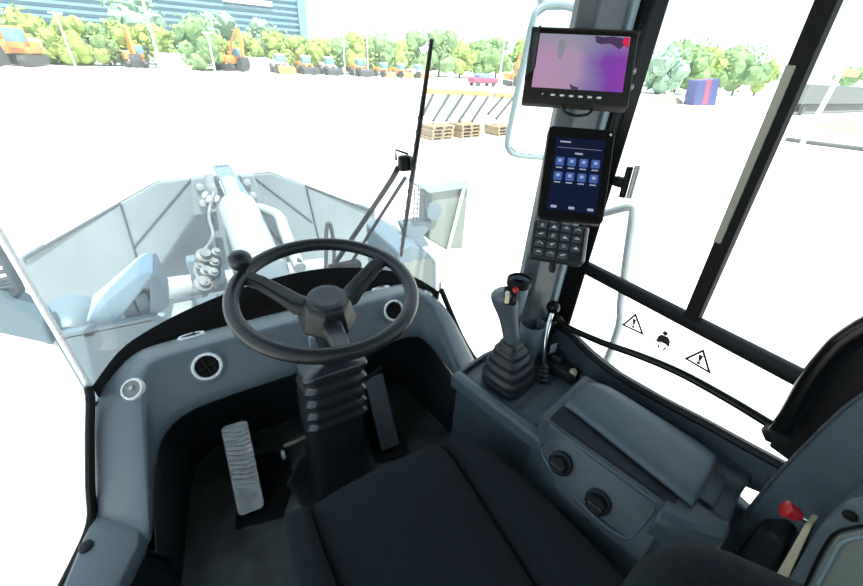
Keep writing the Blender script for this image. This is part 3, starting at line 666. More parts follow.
# rear-view monitor
mtl, mtr, mbl, mbr = V((0.407, 0.636, 1.274)), V((0.549, 0.504, 1.276)), V((0.364, 0.582, 1.163)), V((0.49, 0.456, 1.159))
u, v, n, w, h = panel_axes(mtl, mtr, mbl); w = ((mtr - mtl).length + (mbr - mbl).length) / 2; c = (mtl + mtr + mbl + mbr) / 4
mon = thing('camera_monitor', 'black reversing camera monitor with purple picture, top of front post', 'monitor', c)
m1 = MB(); m1.bevelbox(c - n * .012, (w, h, .024), .004, 2, (u, v, n)); m1.build('housing', M['bezel'], mon)
def screen_mat():
    m = bpy.data.materials.new('camera picture'); m.use_nodes = True; nt = m.node_tree; nt.nodes.remove(nt.nodes['Principled BSDF'])
    tc = nt.nodes.new('ShaderNodeTexCoord'); sp = nt.nodes.new('ShaderNodeSeparateXYZ'); nt.links.new(tc.outputs['UV'], sp.inputs[0])
    r = nt.nodes.new('ShaderNodeValToRGB'); cr = r.color_ramp
    cr.elements[0].position = 0; cr.elements[0].color = (.62, .36, .60, 1); cr.elements[1].position = 1; cr.elements[1].color = (.36, .07, .55, 1)
    e = cr.elements.new(.45); e.color = (.55, .38, .56, 1); e = cr.elements.new(.62); e.color = (.33, .24, .52, 1); e = cr.elements.new(.8); e.color = (.27, .08, .50, 1)
    nz = nt.nodes.new('ShaderNodeTexNoise'); nz.inputs['Scale'].default_value = 3.; nt.links.new(tc.outputs['UV'], nz.inputs['Vector'])
    ad = nt.nodes.new('ShaderNodeMath'); ad.operation = 'MULTIPLY_ADD'; ad.inputs[1].default_value = .25; nt.links.new(nz.outputs['Fac'], ad.inputs[0]); nt.links.new(sp.outputs['X'], ad.inputs[2])
    sb_ = nt.nodes.new('ShaderNodeMath'); sb_.operation = 'SUBTRACT'; sb_.inputs[1].default_value = .125; nt.links.new(ad.outputs[0], sb_.inputs[0]); nt.links.new(sb_.outputs[0], r.inputs[0])
    up = nt.nodes.new('ShaderNodeValToRGB'); up.color_ramp.elements[0].position = .6; up.color_ramp.elements[0].color = (0, 0, 0, 1); up.color_ramp.elements[1].position = 1.; up.color_ramp.elements[1].color = (.7, .7, .7, 1)
    nt.links.new(sp.outputs['Y'], up.inputs[0])
    mx = nt.nodes.new('ShaderNodeMixRGB'); mx.inputs[2].default_value = (.30, .40, .46, 1); nt.links.new(up.outputs[0], mx.inputs[0]); nt.links.new(r.outputs[0], mx.inputs[1])
    em = nt.nodes.new('ShaderNodeEmission'); nt.links.new(mx.outputs[0], em.inputs[0]); em.inputs[1].default_value = .62
    nt.links.new(em.outputs[0], nt.nodes['Material Output'].inputs[0]); return m
def quad_uv(name, c, u, v, w, h, m, parent):
    me = bpy.data.meshes.new(name); me.from_pydata([c - u * w / 2 + v * h / 2, c + u * w / 2 + v * h / 2, c + u * w / 2 - v * h / 2, c - u * w / 2 - v * h / 2], [], [(0, 1, 2, 3)])
    uvl = me.uv_layers.new(name='UVMap')
    for i, t_ in enumerate(((0, 0), (1, 0), (1, 1), (0, 1))): uvl.data[i].uv = t_
    return link(name, me, m, parent, False)
sc_c = c - v * h * .070 + n * .0012; sw, sh = w * .85, h * .76
scr = quad_uv('screen', sc_c, u, v, sw, sh, screen_mat(), mon)
def patch(pts, m, nm, parent, lift=.0004):
    m1 = MB(); m1.add([sc_c + u * (x * sw) + v * (y * sh) + n * lift for x, y in pts], [tuple(range(len(pts)))]); return m1.build(nm, m, parent, smooth=False)
sk = emit('dark picture blot', (.06, .035, .09), 1.); skr = emit('red picture mark', (.55, .02, .06), 1.); skg = emit('olive picture blot', (.22, .22, .26), 1.)
patch([(.12, -.49), (.22, -.47), (.30, -.49), (.49, -.45), (.49, -.30), (.44, -.34), (.40, -.26), (.34, -.33), (.28, -.36), (.2, -.34), (.14, -.37)], sk, 'dark_shape', scr)
patch([(.43, -.48), (.49, -.48), (.49, -.33), (.45, -.31), (.42, -.38)], skr, 'red_mark', scr, .0008)
patch([(-.27, -.38), (-.22, -.42), (-.19, -.36), (-.19, -.22), (-.21, -.04), (-.25, -.05), (-.27, -.2)], skg, 'faint_figure', scr)
patch([(-.08, .40), (-.04, .44), (.02, .46), (.02, .5), (-.06, .5)], sk, 'dark_speck', scr)
for k in range(6):
    m1 = MB(); m1.bevelbox(c + v * (h * .40) + u * w * (-.21 + .075 * k * 1.15) + n * .001, (w * .045, h * .028, .003), .001, 1, (u, v, n)); m1.build('button', M['keyprint'], mon)
m1 = MB(); m1.bevelbox(c + v * (h * .395) + u * w * -.31 + n * .001, (w * .012, w * .012, .003), .0008, 1, (u, v, n)); m1.build('power_light', M['keyprint'], mon)
# sun shade: top and left flaps
m1 = MB(); m1.bevelbox(c - v * (h * .5) + n * .000, (w * 1.01, .003, .014), .001, 1, (u, v, n)); m1.build('sunshade_top', M['bezel'], mon)
m1 = MB(); q0 = c - u * (w * .505)
m1.prism([q0 - v * h * .5 - n * .006, q0 - v * h * .49 + n * .014 + u * .014, q0 + v * h * .12 + n * .018 + u * .014, q0 + v * h * .20 + n * .004, q0 + v * h * .20 - n * .006], u * .002); m1.build('sunshade_side', M['black'], mon, smooth=False)
for k in (-.05, .17):
    m1 = MB(); m1.lathe([(.005, 0), (.005, .005), (.0035, .006)], c + u * w * .5 + v * h * k - n * .012, u, 14); m1.build('side_screw', M['metalgrey'], mon)
m1 = MB(); m1.tube([c + u * w * -.10 + v * h * .49 - n * .010, c + u * w * -.06 + v * h * .58 - n * .012, c + u * w * .05 + v * h * .61 - n * .014, c + u * w * .16 + v * h * .57 - n * .016, c + u * w * .2 + v * h * .48 - n * .018], .0025, 8, 5); m1.build('cable', M['black'], mon)
m1 = MB(); m1.tube([c - n * .02, V((.575, .605, c.z - .02))], .014, 12); m1.build('mount_arm', M['black'], mon)
# touch display
ttl, ttr, tbl, tbr = V((0.363, 0.498, 1.133)), V((0.445, 0.424, 1.134)), V((0.297, 0.44, 0.997)), V((0.376, 0.364, 0.992))
u, v, n, w, h = panel_axes(ttl, ttr, tbl); w = ((ttr - ttl).length + (tbr - tbl).length) / 2; c = (ttl + ttr + tbl + tbr) / 4
tab = thing('touch_display', 'black portrait touch display with blue icons on the front post', 'display', c)
def rslab(c, u, v, n, w, h, r, t_):
    m1 = MB(); lo = [c + u * x + v * y for x, y in rr(w, h, r, 6)]; m1.loft([[p - n * t_ for p in lo], lo]); return m1
rslab(c, u, v, n, w, h, .008, .020).build('housing', M['bezel'], tab, bevel=.003)
rslab(c + n * .001, u, v, n, w * .965, h * .972, .007, .004).build('front_glass', M['gloss'], tab)
sw, sh = w * .74, h * .78; sc_c = c + v * h * .015 + n * .0018; 
scr = quad_uv('screen', sc_c, u, v, sw, sh, emit('navy screen', (.006, .010, .030), 1.), tab)
def item(x, y, ww, hh, m, nm, r=.15, lift=.0006):
    m1 = MB(); lo = [sc_c + u * (x * sw + p) + v * (y * sh + q) + n * lift for p, q in rr(ww * sw, hh * sh, min(ww * sw, hh * sh) * r, 3)]
    m1.add(lo, [tuple(range(len(lo)))]); return m1.build(nm, m, scr, smooth=False)
ic = emit('icon blue', (.05, .10, .30), 1.); icl = emit('icon symbol', (.28, .36, .60), 1.); tx = emit('screen text', (.30, .34, .45), 1.)
for r_ in range(2):
    for k in range(4):
        x = -.36 + .24 * k; y = -.17 + .20 * r_
        item(x, y, .17, .115, ic, 'icon'); item(x, y - .01, .07, .04, icl, 'icon_symbol', .3, .001); item(x, y + .085, .13, .016, tx, 'icon_caption', .1)
item(-.30, -.44, .22, .02, tx, 'status_text', .1); item(0., -.29, .16, .024, tx, 'title_text', .1); item(0, -.36, .9, .004, tx, 'rule_line', .1)
for x in (-.36, 0., .38): item(x, .45, .12, .035, tx, 'soft_key', .2)
m1 = MB(); m1.lathe([(.002, 0), (.002, .001)], c - v * h * .44 + u * w * .43 + n * .0012, n, 10); m1.build('camera_dot', M['keyprint'], tab)
m1 = MB(); m1.tube([c - n * .018, V((.56, .60, c.z - .01))], .014, 12); m1.build('mount_arm', M['black'], tab)
# keypad
ktl, ktr, kbl, kbr = V((0.286, 0.421, 1)), V((0.352, 0.362, 0.997)), V((0.251, 0.394, 0.951)), V((0.315, 0.335, 0.946))
u, v, n, w, h = panel_axes(ktl, ktr, kbl); w = ((ktr - ktl).length + (kbr - kbl).length) / 2; c = (ktl + ktr + kbl + kbr) / 4
kp_ = thing('keypad', 'black sixteen key pad below the touch display', 'keypad', c)
rslab(c, u, v, n, w, h, .006, .018).build('housing', M['dark'], kp_, bevel=.003)
for r_ in range(4):
    for k in range(4):
        if r_ == 3 and k == 3: continue
        p = c + u * w * (-.345 + .22 * k) + v * h * (-.36 + .235 * r_)
        m1 = MB(); m1.bevelbox(p, (w * .19, h * .19, .006), .002, 2, (u, v, n)); kk = m1.build('key', M['keycap'], kp_)
        m2 = MB()
        s_ = (r_ * 4 + k) % 5
        q = p + n * .0033; a_, b_ = w * .05, h * .035
        if s_ == 0: m2.torus(q, n, b_ * .9, .0005, 12, 4)
        elif s_ == 1: m2.add([q + u * -a_ + v * b_, q + u * a_ + v * b_, q - v * b_], [(0, 1, 2)])
        elif s_ == 2: m2.tube([q - u * a_, q + u * a_], .0006, 4); m2.tube([q - u * a_ * .5 - v * b_, q + u * a_ * .5 - v * b_], .0006, 4)
        elif s_ == 3: m2.tube([q - u * a_ + v * b_ * .5, q - v * b_, q + u * a_ + v * b_ * .5], .0006, 4)
        else: m2.tube([q - u * a_, q, q + u * a_ - v * b_], .0006, 4); m2.tube([q - v * b_, q + v * b_], .0006, 4)
        m2.build('key_symbol', M['keyprint'], kk)
m1 = MB(); m1.bevelbox(c + u * w * .47 + n * .002, (w * .05, h * .9, .012), .003, 2, (u, v, n)); m1.build('side_grip', M['metalgrey'], kp_)
m1 = MB(); m1.lathe([(.006, 0), (.006, .014), (.004, .018)], c + v * h * .5 - n * .006 - u * w * .03, v, 12); m1.build('thumb_screw', M['black'], kp_)
m1 = MB(); m1.tube([c - n * .016, V((.55, .60, c.z - .01))], .012, 12); m1.build('mount_arm', M['black'], kp_)
# window latch on the black post
wl = thing('window_latch', 'black and silver window latch on right edge of front post', 'latch', (0.652, 0.512, 1.002))
m1 = MB(); m1.bevelbox((0.655, 0.526, 0.998), (.02, .03, .022), .004); m1.build('latch_base', M['black'], wl)
a = V((0.645, 0.507, 1.037)); b = V((0.645, 0.503, 0.97)); m1 = MB(); m1.tube([a, b], .0075, 12); m1.build('pull_handle', M['black'], wl)
a = V((0.648, 0.492, 1.043)); b = V((0.648, 0.488, 0.972)); m1 = MB(); m1.tube([a, b], .0065, 12); m1.build('keeper', M['metalgrey'], wl)

# ================================================================== STICKERS ON THE LOWER WINDOW
SX = .658
def tri_sticker(pts, lab):
    P = [V(p) for p in pts]; c = sum(P, V()) / 3; m1 = MB()
    o = [c + (p - c) * 1.0 for p in P]; i = [c + (p - c) * .72 for p in P]; d = V((-.0012, 0, 0))
    k = MB(); vs = o + i + [p + d for p in o] + [p + d for p in i]; fs = []
    for a in range(3):
        b = (a + 1) % 3; fs += [(a, b, b + 3, a + 3), (a + 6, a + 9, b + 9, b + 6), (a, a + 6, b + 6, b), (a + 3, b + 3, b + 9, a + 9)]
    k.add(vs, fs); top = P[0]; base = (P[1] + P[2]) / 2
    t = thing('warning_sticker', lab, 'sticker', c)
    k.build('triangle_outline', M['stickerblack'], t, smooth=False)
    m1 = MB(); A = lerp(top, base, .36); B = lerp(top, base, .70); Wd = (P[2] - P[1]).normalized() * .0045
    m1.prism([A - Wd, A + Wd, B + Wd * .4, B - Wd * .4], d); C_ = lerp(top, base, .80)
    m1.prism([C_ + (math.cos(q * PI / 4) * Wd + math.sin(q * PI / 4) * (B - A).normalized() * .0045) * .8 for q in range(8)], d); m1.build('exclamation_mark', M['stickerblack'], t, smooth=False)
tri_sticker([(0.658, 0.381, 0.717), (0.658, 0.402, 0.667), (0.658, 0.343, 0.675)], 'triangular warning sticker with exclamation mark, nearer the front post')
tri_sticker([(0.658, 0.222, 0.723), (0.658, 0.246, 0.678), (0.658, 0.188, 0.679)], 'triangular warning sticker with exclamation mark, right of the seat belt symbol')
bs = thing('seat_belt_sticker', 'black seated person seat belt symbol between two warning triangles', 'sticker', (0.658, 0.299, 0.692))
B0 = V((0.658, 0.299, 0.689)); m1 = MB(); up = (V((0.658, 0.304, 0.718)) - V((0.658, 0.297, 0.675))).normalized(); sd = V((0, -1, 0)); sd = (sd - up * sd.dot(up)).normalized(); d = V((-.0012, 0, 0))
hc = B0 + up * .0205
m1.prism([hc + (sd * math.cos(q * PI / 6) + up * math.sin(q * PI / 6)) * .0056 for q in range(12)], d)
m1.prism([B0 + sd * x + up * y for x, y in ((-.015, -.009), (-.014, .006), (-.008, .014), (.008, .014), (.014, .006), (.015, -.009), (.006, -.005), (-.006, -.005))], d); m1.build('figure', M['stickerblack'], bs, smooth=False)
m1 = MB(); m1.tube([B0 + sd * -.021 + up * -.002 + d, B0 + up * -.010 + d, B0 + sd * .021 + up * -.012 + d], .0012, 5); m1.tube([B0 + sd * -.008 + up * -.013 + d, B0 + sd * -.006 + up * -.021 + d], .002, 5); m1.tube([B0 + sd * .008 + up * -.014 + d, B0 + sd * .005 + up * -.021 + d], .002, 5); m1.build('belt', M['stickerblack'], bs)

# ================================================================== THE MACHINE OUTSIDE
g_ = MB(); g_.add([(-500, -120, GZ), (500, -120, GZ), (500, 600, GZ), (-500, 600, GZ)], [(0, 1, 2, 3)])
struct(g_.build('ground', M['ground'], smooth=False, origin=(0, 0, GZ)))
# chassis that carries cab, arms and bucket (under the floor, mostly hidden)
ch = thing('loader_chassis', 'front chassis of the loader below the windshield', 'chassis', (0, 1.6, GZ))
mb = MB(); mb.bevelbox((0, .2, -.62), (1.1, 2.0, 1.1), .05); mb.bevelbox((0, 2.1, -.95), (.9, 2.2, .8), .05); mb.build('frame', M['fender'], ch)
# bucket
bk = thing('loader_bucket', 'wide pale grey loader bucket ahead of the windshield', 'bucket', (0, 4.2, GZ))
YB = 4.0
def plate(pts, t, name, m, parent, bev=.01):
    m1 = MB(); m1.prism(pts, (0, t, 0)); return m1.build(name, m, parent, smooth=False, bevel=bev)
plate([(-1.523, 4.05, -0.356), (-0.774, 4.02, 0.015), (-0.812, 4.02, -0.634), (-0.876, 4.02, -1.49), (-1.62, 4.05, -1.25), (-1.679, 4.05, -1.034)], .05, 'wing_panel', M['bucket'], bk)
plate([(0.764, 4.02, 0.006), (1.551, 4.05, -0.395), (1.616, 4.05, -1.117), (1.62, 4.05, -1.25), (.78, 4.02, -1.25), (0.835, 4.02, -0.609)], .05, 'wing_panel', M['bucket'], bk)
plate([(-0.776, 4, 0.026), (-0.473, 4, 0.174), (-0.208, 4, 0.184), (0.271, 4, 0.177), (0.451, 4, 0.171), (0.78, 4, 0.021), (0.852, 4, -0.604), (.82, 4.0, -1.25), (-.62, 4.0, -1.25), (-0.816, 4, -0.623)], .06, 'back_plate', M['bucket'], bk)
mb = MB(); mb.tube([(-0.217, 3.995, 0.181), (-0.795, 3.995, -0.37)], .008, 6); mb.tube([(-0.775, 3.995, 0.028), (-0.816, 3.995, -0.621)], .009, 6); mb.tube([(0.779, 3.995, 0.022), (0.851, 3.995, -0.602)], .009, 6); mb.tube([(0.278, 3.995, 0.173), (0.797, 3.995, -0.379)], .008, 6); mb.build('crease_rib', M['bucketdark'], bk)
mb = MB(); mb.tube([(-1.515, 4.03, -0.344), (-0.788, 4.03, 0.014), (-0.475, 4.03, 0.166), (0.456, 4.03, 0.168), (0.787, 4.03, 0.006), (1.543, 4.03, -0.381)], .014, 8); mb.build('top_edge', M['bucketdark'], bk)
for sx in (-1, 1):
    xs = -1.535 if sx < 0 else 1.53
    mb = MB(); mb.prism([(xs, 4.05, -.35), (xs, 4.05, -1.2), (xs, 5.2, -1.35), (xs, 5.1, -.9), (xs, 4.6, -.45)], (.04 * sx, 0, 0)); mb.build('side_plate', M['bucket'], bk, smooth=False, bevel=.008)
mb = MB(); mb.prism([(-1.53, 4.0, -1.2), (1.53, 4.0, -1.2), (1.53, 5.25, -1.38), (-1.53, 5.25, -1.38)], .05); mb.build('floor_plate', M['bucket'], bk, smooth=False)
plate([(-0.173, 3.9, -0.108), (-0.252, 3.9, -0.106), (-0.702, 3.9, -0.632), (-0.816, 3.9, -0.875), (-0.427, 3.9, -0.987), (-0.189, 3.9, -0.479)], .06, 'lower_dark_plate', M['bucketdark'], bk)  # added dark plate, stands in for the shadow band left of the cylinder
plate([(0.302, 3.9, -0.165), (0.415, 3.9, -0.286), (0.592, 3.9, -0.78), (0.532, 3.9, -1.262), (0.185, 3.9, -1.033)], .06, 'lower_dark_plate', M['bucketdark'], bk)
for poly, bolts in (([(-0.216, 3.9, 0.206), (-0.067, 3.9, 0.218), (-0.083, 3.9, -0.111), (-0.272, 3.9, -0.123)], ((-0.165, 3.89, 0.134), (-0.175, 3.89, -0.01))), ([(0.173, 3.9, 0.197), (0.293, 3.9, 0.196), (0.327, 3.9, -0.067), (0.206, 3.9, -0.091)], ((0.22, 3.89, 0.14), (0.25, 3.89, 0.014)))):
    b = plate(poly, .08, 'hinge_plate', M['bucket'], bk)
    for q in bolts:
        m1 = MB(); m1.lathe([(.032, 0), (.030, -.02), (.0005, -.025)], q, (0, 1, 0), 10); m1.build('bolt', M['lightgrey'], b)
# lift arms
la = thing('lift_arm', 'pale lift arms with cross tube between cab and bucket', 'lift arm', (0, 2.9, GZ))
for sx in (-1, 1):
    mb = MB(); mb.loft([[(sx * x0, y, z + q) for x0, q in ((.40, -.13), (.52, -.13), (.52, .13), (.40, .13))] for y, z in ((1.75, -.45), (2.4, -.36), (3.1, -.55), (3.92, -1.0))]); mb.build('arm', M['lightgrey'], la, smooth=False, bevel=.015)
mb = MB(); mb.tube([(-.62, 2.8, -.215), (.55, 2.8, -.30)], .075, 18); mb.build('cross_tube', M['lightgrey'], la)
for p in ((-0.606, 2.78, -0.21), (-0.289, 2.75, -0.181)):
    m1 = MB(); m1.lathe([(.09, -.04), (.09, .04), (.03, .05)], p, (1, 0, 0), 18); m1.build('tube_collar', M['lightgrey'], la)
# tilt cylinder + rocker link
tc_ = thing('tilt_cylinder', 'thick pale hydraulic cylinder in the middle behind the bucket', 'hydraulic cylinder', (0.045, 2.6, 0.115))
a, b = V((0.05, 2, -0.015)), V((0.034, 3.05, 0.213)); d = (b - a)
mb = MB(); mb.lathe([(.10, 0), (.13, .02), (.13, d.length - .05), (.11, d.length), (.05, d.length + .01)], a, d, 32); mb.build('barrel', M['cyl'], tc_)
mb = MB(); mb.lathe([(.136, .30), (.145, .31), (.145, .38), (.136, .39)], a, d, 32); mb.build('barrel_band', M['lightgrey'], tc_)
mb = MB(); mb.tube([b, b + d.normalized() * .35], .06, 18); mb.build('rod', M['chrome'], tc_)
rl = thing('rocker_link', 'blue grey box link from tilt cylinder up to the bucket edge', 'rocker link', (0.1, 3.5, 0.273))
tl, tr, brr, bll = V((-0.026, 4, 0.287)), V((0.12, 4, 0.285)), V((0.145, 3.2, 0.239)), V((0.003, 3.2, 0.232)); dn = V((0, -.05, -.13))
mb = MB(); mb.loft([[bll, brr, brr + dn, bll + dn], [tl, tr, tr + dn, tl + dn]]); mb.build('beam', M['linkm'], rl, smooth=False, bevel=.012)
for k in range(3):
    m1 = MB(); m1.lathe([(.016, 0), (.014, .012), (.0005, .014)], lerp(tl, tr, .25 + .25 * k) + V((0, -.04, .0)), (0, .2, 1), 8); m1.build('bolt', M['lightgrey'], rl)
# hoses and fittings
def hose(pts, r, m, lab):
    m1 = MB(); m1.tube(pts, r, 10, 6); tag(m1.build('hydraulic_hose', m, origin=pts[0]), lab, 'hose', None)
hose([(-0.085, 3.3, 0.251), (-0.16, 3.1, 0.147), (-0.171, 2.9, 0.062), (-0.253, 2.7, 0.042), (-0.319, 2.6, -0.014), (-0.308, 2.5, -0.054), (-0.274, 2.45, -0.058)], .012, M['fitting'], 'thin grey hose looping down left of the tilt cylinder')
hose([(-0.151, 3.4, 0.166), (-0.152, 3.2, 0.055), (-0.219, 2.9, -0.037), (-0.228, 2.6, -0.065), (-0.236, 2.4, -0.092)], .011, M['hosedark'], 'thin grey hose running straight down beside the cylinder barrel')
hose([(0.172, 3.05, 0.172), (0.225, 2.95, 0.175), (0.271, 2.8, 0.173), (0.257, 2.6, 0.151), (0.248, 2.4, 0.103), (0.247, 2.2, 0.051)], .040, M['hose'], 'thick pale hose bending over right of the tilt cylinder')
hose([(0.185, 3, 0.092), (0.214, 2.7, 0.074), (0.245, 2.4, 0.074), (0.253, 2.2, 0.092)], .014, M['hosedark'], 'dark thin hose right of the tilt cylinder')
hose([(.33, 2.2, -.56), (0.414, 2.2, 0.057), (0.429, 2.2, 0.222), (0.451, 2.2, 0.318), (0.471, 2.2, 0.255), (0.466, 2.2, 0.045), (.37, 2.2, -.56)], .012, M['hosedark'], 'dark hose loop standing above the dashboard near the wiper arm')
vb = thing('valve_block', 'cluster of grey hydraulic fittings left of the tilt cylinder', 'valve block', (-0.244, 2.6, -0.009))
for q, r in (((-0.252, 2.62, 0.049), .05), ((-0.206, 2.6, 0.005), .032), ((-0.263, 2.55, -0.024), .036), ((-0.289, 2.6, -0.006), .03), ((-0.298, 2.5, -0.086), .055), ((-0.226, 2.5, -0.016), .03), ((-0.18, 2.6, 0.072), .028)):
    m1 = MB(); m1.lathe([(r * .6, -r), (r, -r * .8), (r, r * .3), (r * .6, r * .5), (r * .6, r), (.001, r)], q, (.3, -.6, .7), 10); m1.build('fitting', M['fitting'], vb)
m1 = MB(); m1.bevelbox((-0.26, 2.68, -0.082), (.20, .10, .22), .015); m1.build('body', M['fender'], vb)
ft = thing('pipe_fitting', 'grey pipe fittings beside the rocker link', 'pipe fitting', (-0.078, 3.6, 0.222))
m1 = MB(); m1.tube([(-0.08, 3.7, 0.27), (-0.087, 3.6, 0.215), (-0.074, 3.45, 0.174), (-0.122, 3.3, 0.145)], [.035, .042, .024, .026], 10, 4); m1.build('elbow', M['fitting'], ft)
for q in ((-0.144, 3.4, 0.197), (-0.072, 3.3, 0.187), (-0.124, 3.35, 0.178)):
    m1 = MB(); m1.lathe([(.02, -.03), (.03, -.02), (.03, .02), (.02, .03)], q, (.4, .5, .5), 8); m1.build('nut', M['metalgrey'], ft)
# left front fender with lamp
fl = thing('front_fender', 'dark blue grey fender panel left of the dashboard', 'fender', (-0.682, 1.75, 0.142))
m1 = MB(); m1.prism([(-0.813, 1.75, 0.2), (-0.487, 1.75, 0.192), (-0.388, 1.75, 0.092), (-0.502, 1.75, -0.459), (-0.818, 1.75, -0.398)], (0, .05, 0)); m1.build('face_panel', M['fender'], fl, smooth=False, bevel=.01)
m1 = MB(); m1.prism([(-0.812, 1.75, 0.205), (-0.485, 1.75, 0.196), (-0.542, 2.1, 0.035), (-0.877, 2.1, 0.069)], (0, 0, -.02)); m1.build('top_panel', M['fender'], fl, smooth=False)
m1 = MB(); m1.bevelbox((-0.705, 1.745, 0.18), (.03, .01, .012), .003); m1.build('slot', M['black'], fl)
lh = thing('lamp_housing', 'pale blue sloping lamp housing on the left fender', 'lamp housing', (-0.543, 1.8, 0.272))
m1 = MB(); m1.prism([(-0.713, 1.8, 0.212), (-0.485, 1.8, 0.375), (-0.447, 1.8, 0.385), (-0.428, 1.8, 0.366), (-0.613, 1.8, 0.179), (-0.675, 1.8, 0.178)], (0, .22, 0)); m1.build('sloping_cover', M['lamphouse'], lh, smooth=False, bevel=.01)
m1 = MB(); m1.prism([(-0.446, 1.78, 0.366), (-0.422, 1.78, 0.375), (-0.412, 1.78, 0.219), (-0.501, 1.78, 0.166)], (0, .24, 0)); m1.build('end_plate', M['fender'], lh, smooth=False, bevel=.006)
m1 = MB(); m1.prism([(-0.612, 1.9, 0.13), (-0.465, 1.9, 0.272), (-0.512, 1.9, 0.103)], (0, .1, 0)); m1.build('back_plate', M['lamphouse'], lh, smooth=False)
for q in (((-0.561, 1.84, 0.206), (.05, .06, .10)), ((-0.508, 1.84, 0.212), (.05, .05, .14))):
    m1 = MB(); m1.bevelbox(q[0], q[1], .008); m1.build('lamp_bracket', M['fender'], lh)
hl = thing('headlamp', 'rounded grey headlamp seen from behind on the left fender', 'headlamp', (-0.825, 2, 0.118))
m1 = MB(); m1.lathe([(.05, -.10), (.09, -.06), (.10, .05), (.11, .08), (.10, .10), (.001, .10)], (-0.816, 2, 0.104), (0, 1, 0), 24); m1.build('bowl', M['fender'], hl)
m1 = MB(); m1.bevelbox((-0.867, 2, 0.098), (.12, .1, .12), .03); m1.build('ballast_box', M['fender'], hl)
# outer left bracket with slatted step
lbx = thing('side_bracket', 'grey side bracket with slatted guard at far left edge', 'bracket', (-0.847, 1.7, 0.331))
m1 = MB(); m1.prism([(-0.921, 1.7, 0.517), (-0.858, 1.7, 0.437), (-0.791, 1.7, 0.304), (-0.803, 1.7, 0.193), (-0.915, 1.7, 0.291), (-0.983, 1.7, 0.367)], (0, .12, 0)); m1.build('arm', M['fender'], lbx, smooth=False, bevel=.01)
m1 = MB(); m1.tube([(-0.818, 1.75, 0.683), (-0.811, 1.75, 0.581), (-0.821, 1.75, 0.424), (-0.865, 1.75, 0.393)], .016, 8); m1.build('guard_frame', M['bucketdark'], lbx)
m1 = MB()
for k in range(9):
    p = lerp((-0.818, 1.75, 0.662), (-0.821, 1.75, 0.424), k / 8); m1.bevelbox(p + V((-.09, 0, -.01)), (.18, .02, .012), .003, 1)
m1.build('guard_slats', M['bucketdark'], lbx)
# right work lamp with mesh guard
rlp = thing('work_lamp', 'grey green work lamp box with mesh guard outside right of wiper', 'work lamp', (1.213, 2.05, 0.312))
m1 = MB(); m1.prism([(1.091, 2.05, 0.484), (1.391, 2.05, 0.492), (1.398, 2.05, 0.021), (1.245, 2.05, 0.043), (1.096, 2.05, 0.149)], (0, .16, 0)); m1.build('housing', M['lampbody'], rlp, smooth=False, bevel=.012)
m1 = MB(); m1.prism([(0.954, 2.02, 0.557), (1.353, 2.02, 0.55), (1.386, 2.02, 0.487), (1.065, 2.02, 0.483)], (0, .2, 0)); m1.build('hood', M['lamphouse'], rlp, smooth=False, bevel=.01)
for q in ((1.102, 2.03, 0.362),):
    m1 = MB(); m1.lathe([(.055, -.02), (.055, .02), (.02, .03)], q, (0, 1, 0), 20); m1.build('pivot_boss', M['fender'], rlp)
m1 = MB(); m1.tube([(1.335, 2.03, 0.496), (1.248, 2.03, 0.051)], .012, 8); m1.build('stay_rod', M['pole'], rlp)
m1 = MB()
A0, A1, B0_, B1 = V((0.96, 2.03, 0.554)), V((1.068, 2.03, 0.53)), V((0.954, 2.03, 0.309)), V((1.06, 2.03, 0.292))
for k in range(5): m1.tube([lerp(A0, A1, k / 4), lerp(B0_, B1, k / 4)], .004, 5)
for k in range(9): m1.tube([lerp(A0, B0_, k / 8), lerp(A1, B1, k / 8)], .004, 5)
m1.build('mesh_guard', M['bucketdark'], rlp)
m1 = MB(); m1.prism([(0.879, 2.04, 0.303), (1.073, 2.04, 0.301), (1.107, 2.04, 0.253), (1.048, 2.04, 0.191), (1.1, 2.04, 0.107), (0.982, 2.04, 0.1), (0.926, 2.04, 0.184)], (0, .08, 0)); m1.build('lamp_bracket', M['fender'], rlp, smooth=False, bevel=.006)
fr = thing('front_fender', 'pale blue grey fender box right of the dashboard top', 'fender', (0.915, 1.85, 0.054))
m1 = MB(); m1.prism([(0.756, 1.85, 0.214), (0.85, 1.85, 0.249), (0.968, 1.85, 0.171), (1.042, 1.85, 0.084), (1.084, 1.85, -0.489), (0.761, 1.85, -0.377)], (0, .5, 0)); m1.build('box', M['fender'], fr, smooth=False, bevel=.015)
m1 = MB(); m1.prism([(0.795, 1.845, 0.133), (0.982, 1.845, 0.128), (1.018, 1.845, 0.047), (1.019, 1.845, -0.203), (0.815, 1.845, -0.145)], (0, .01, 0)); m1.build('cover_plate', M['lampbody'], fr, smooth=False)
# outside handrail right
er = thing('exterior_handrail', 'pale bent tube handrail outside the right window', 'handrail', (0.95, 0.547, 0.45))
m1 = MB(); m1.tube([(0.95, 0.797, 0.771), (0.95, 0.725, 0.814), (0.95, 0.652, 0.858), (0.95, 0.636, 0.844), (0.95, 0.611, 0.729), (0.95, 0.574, 0.558), (0.95, 0.544, 0.385), (.95, .56, -.3)], .013, 12, 4); m1.build('rail', M['hose'], er)
m1 = MB(); m1.bevelbox((.86, .56, -.3), (.2, .04, .03), .005); m1.build('foot', M['fender'], er)
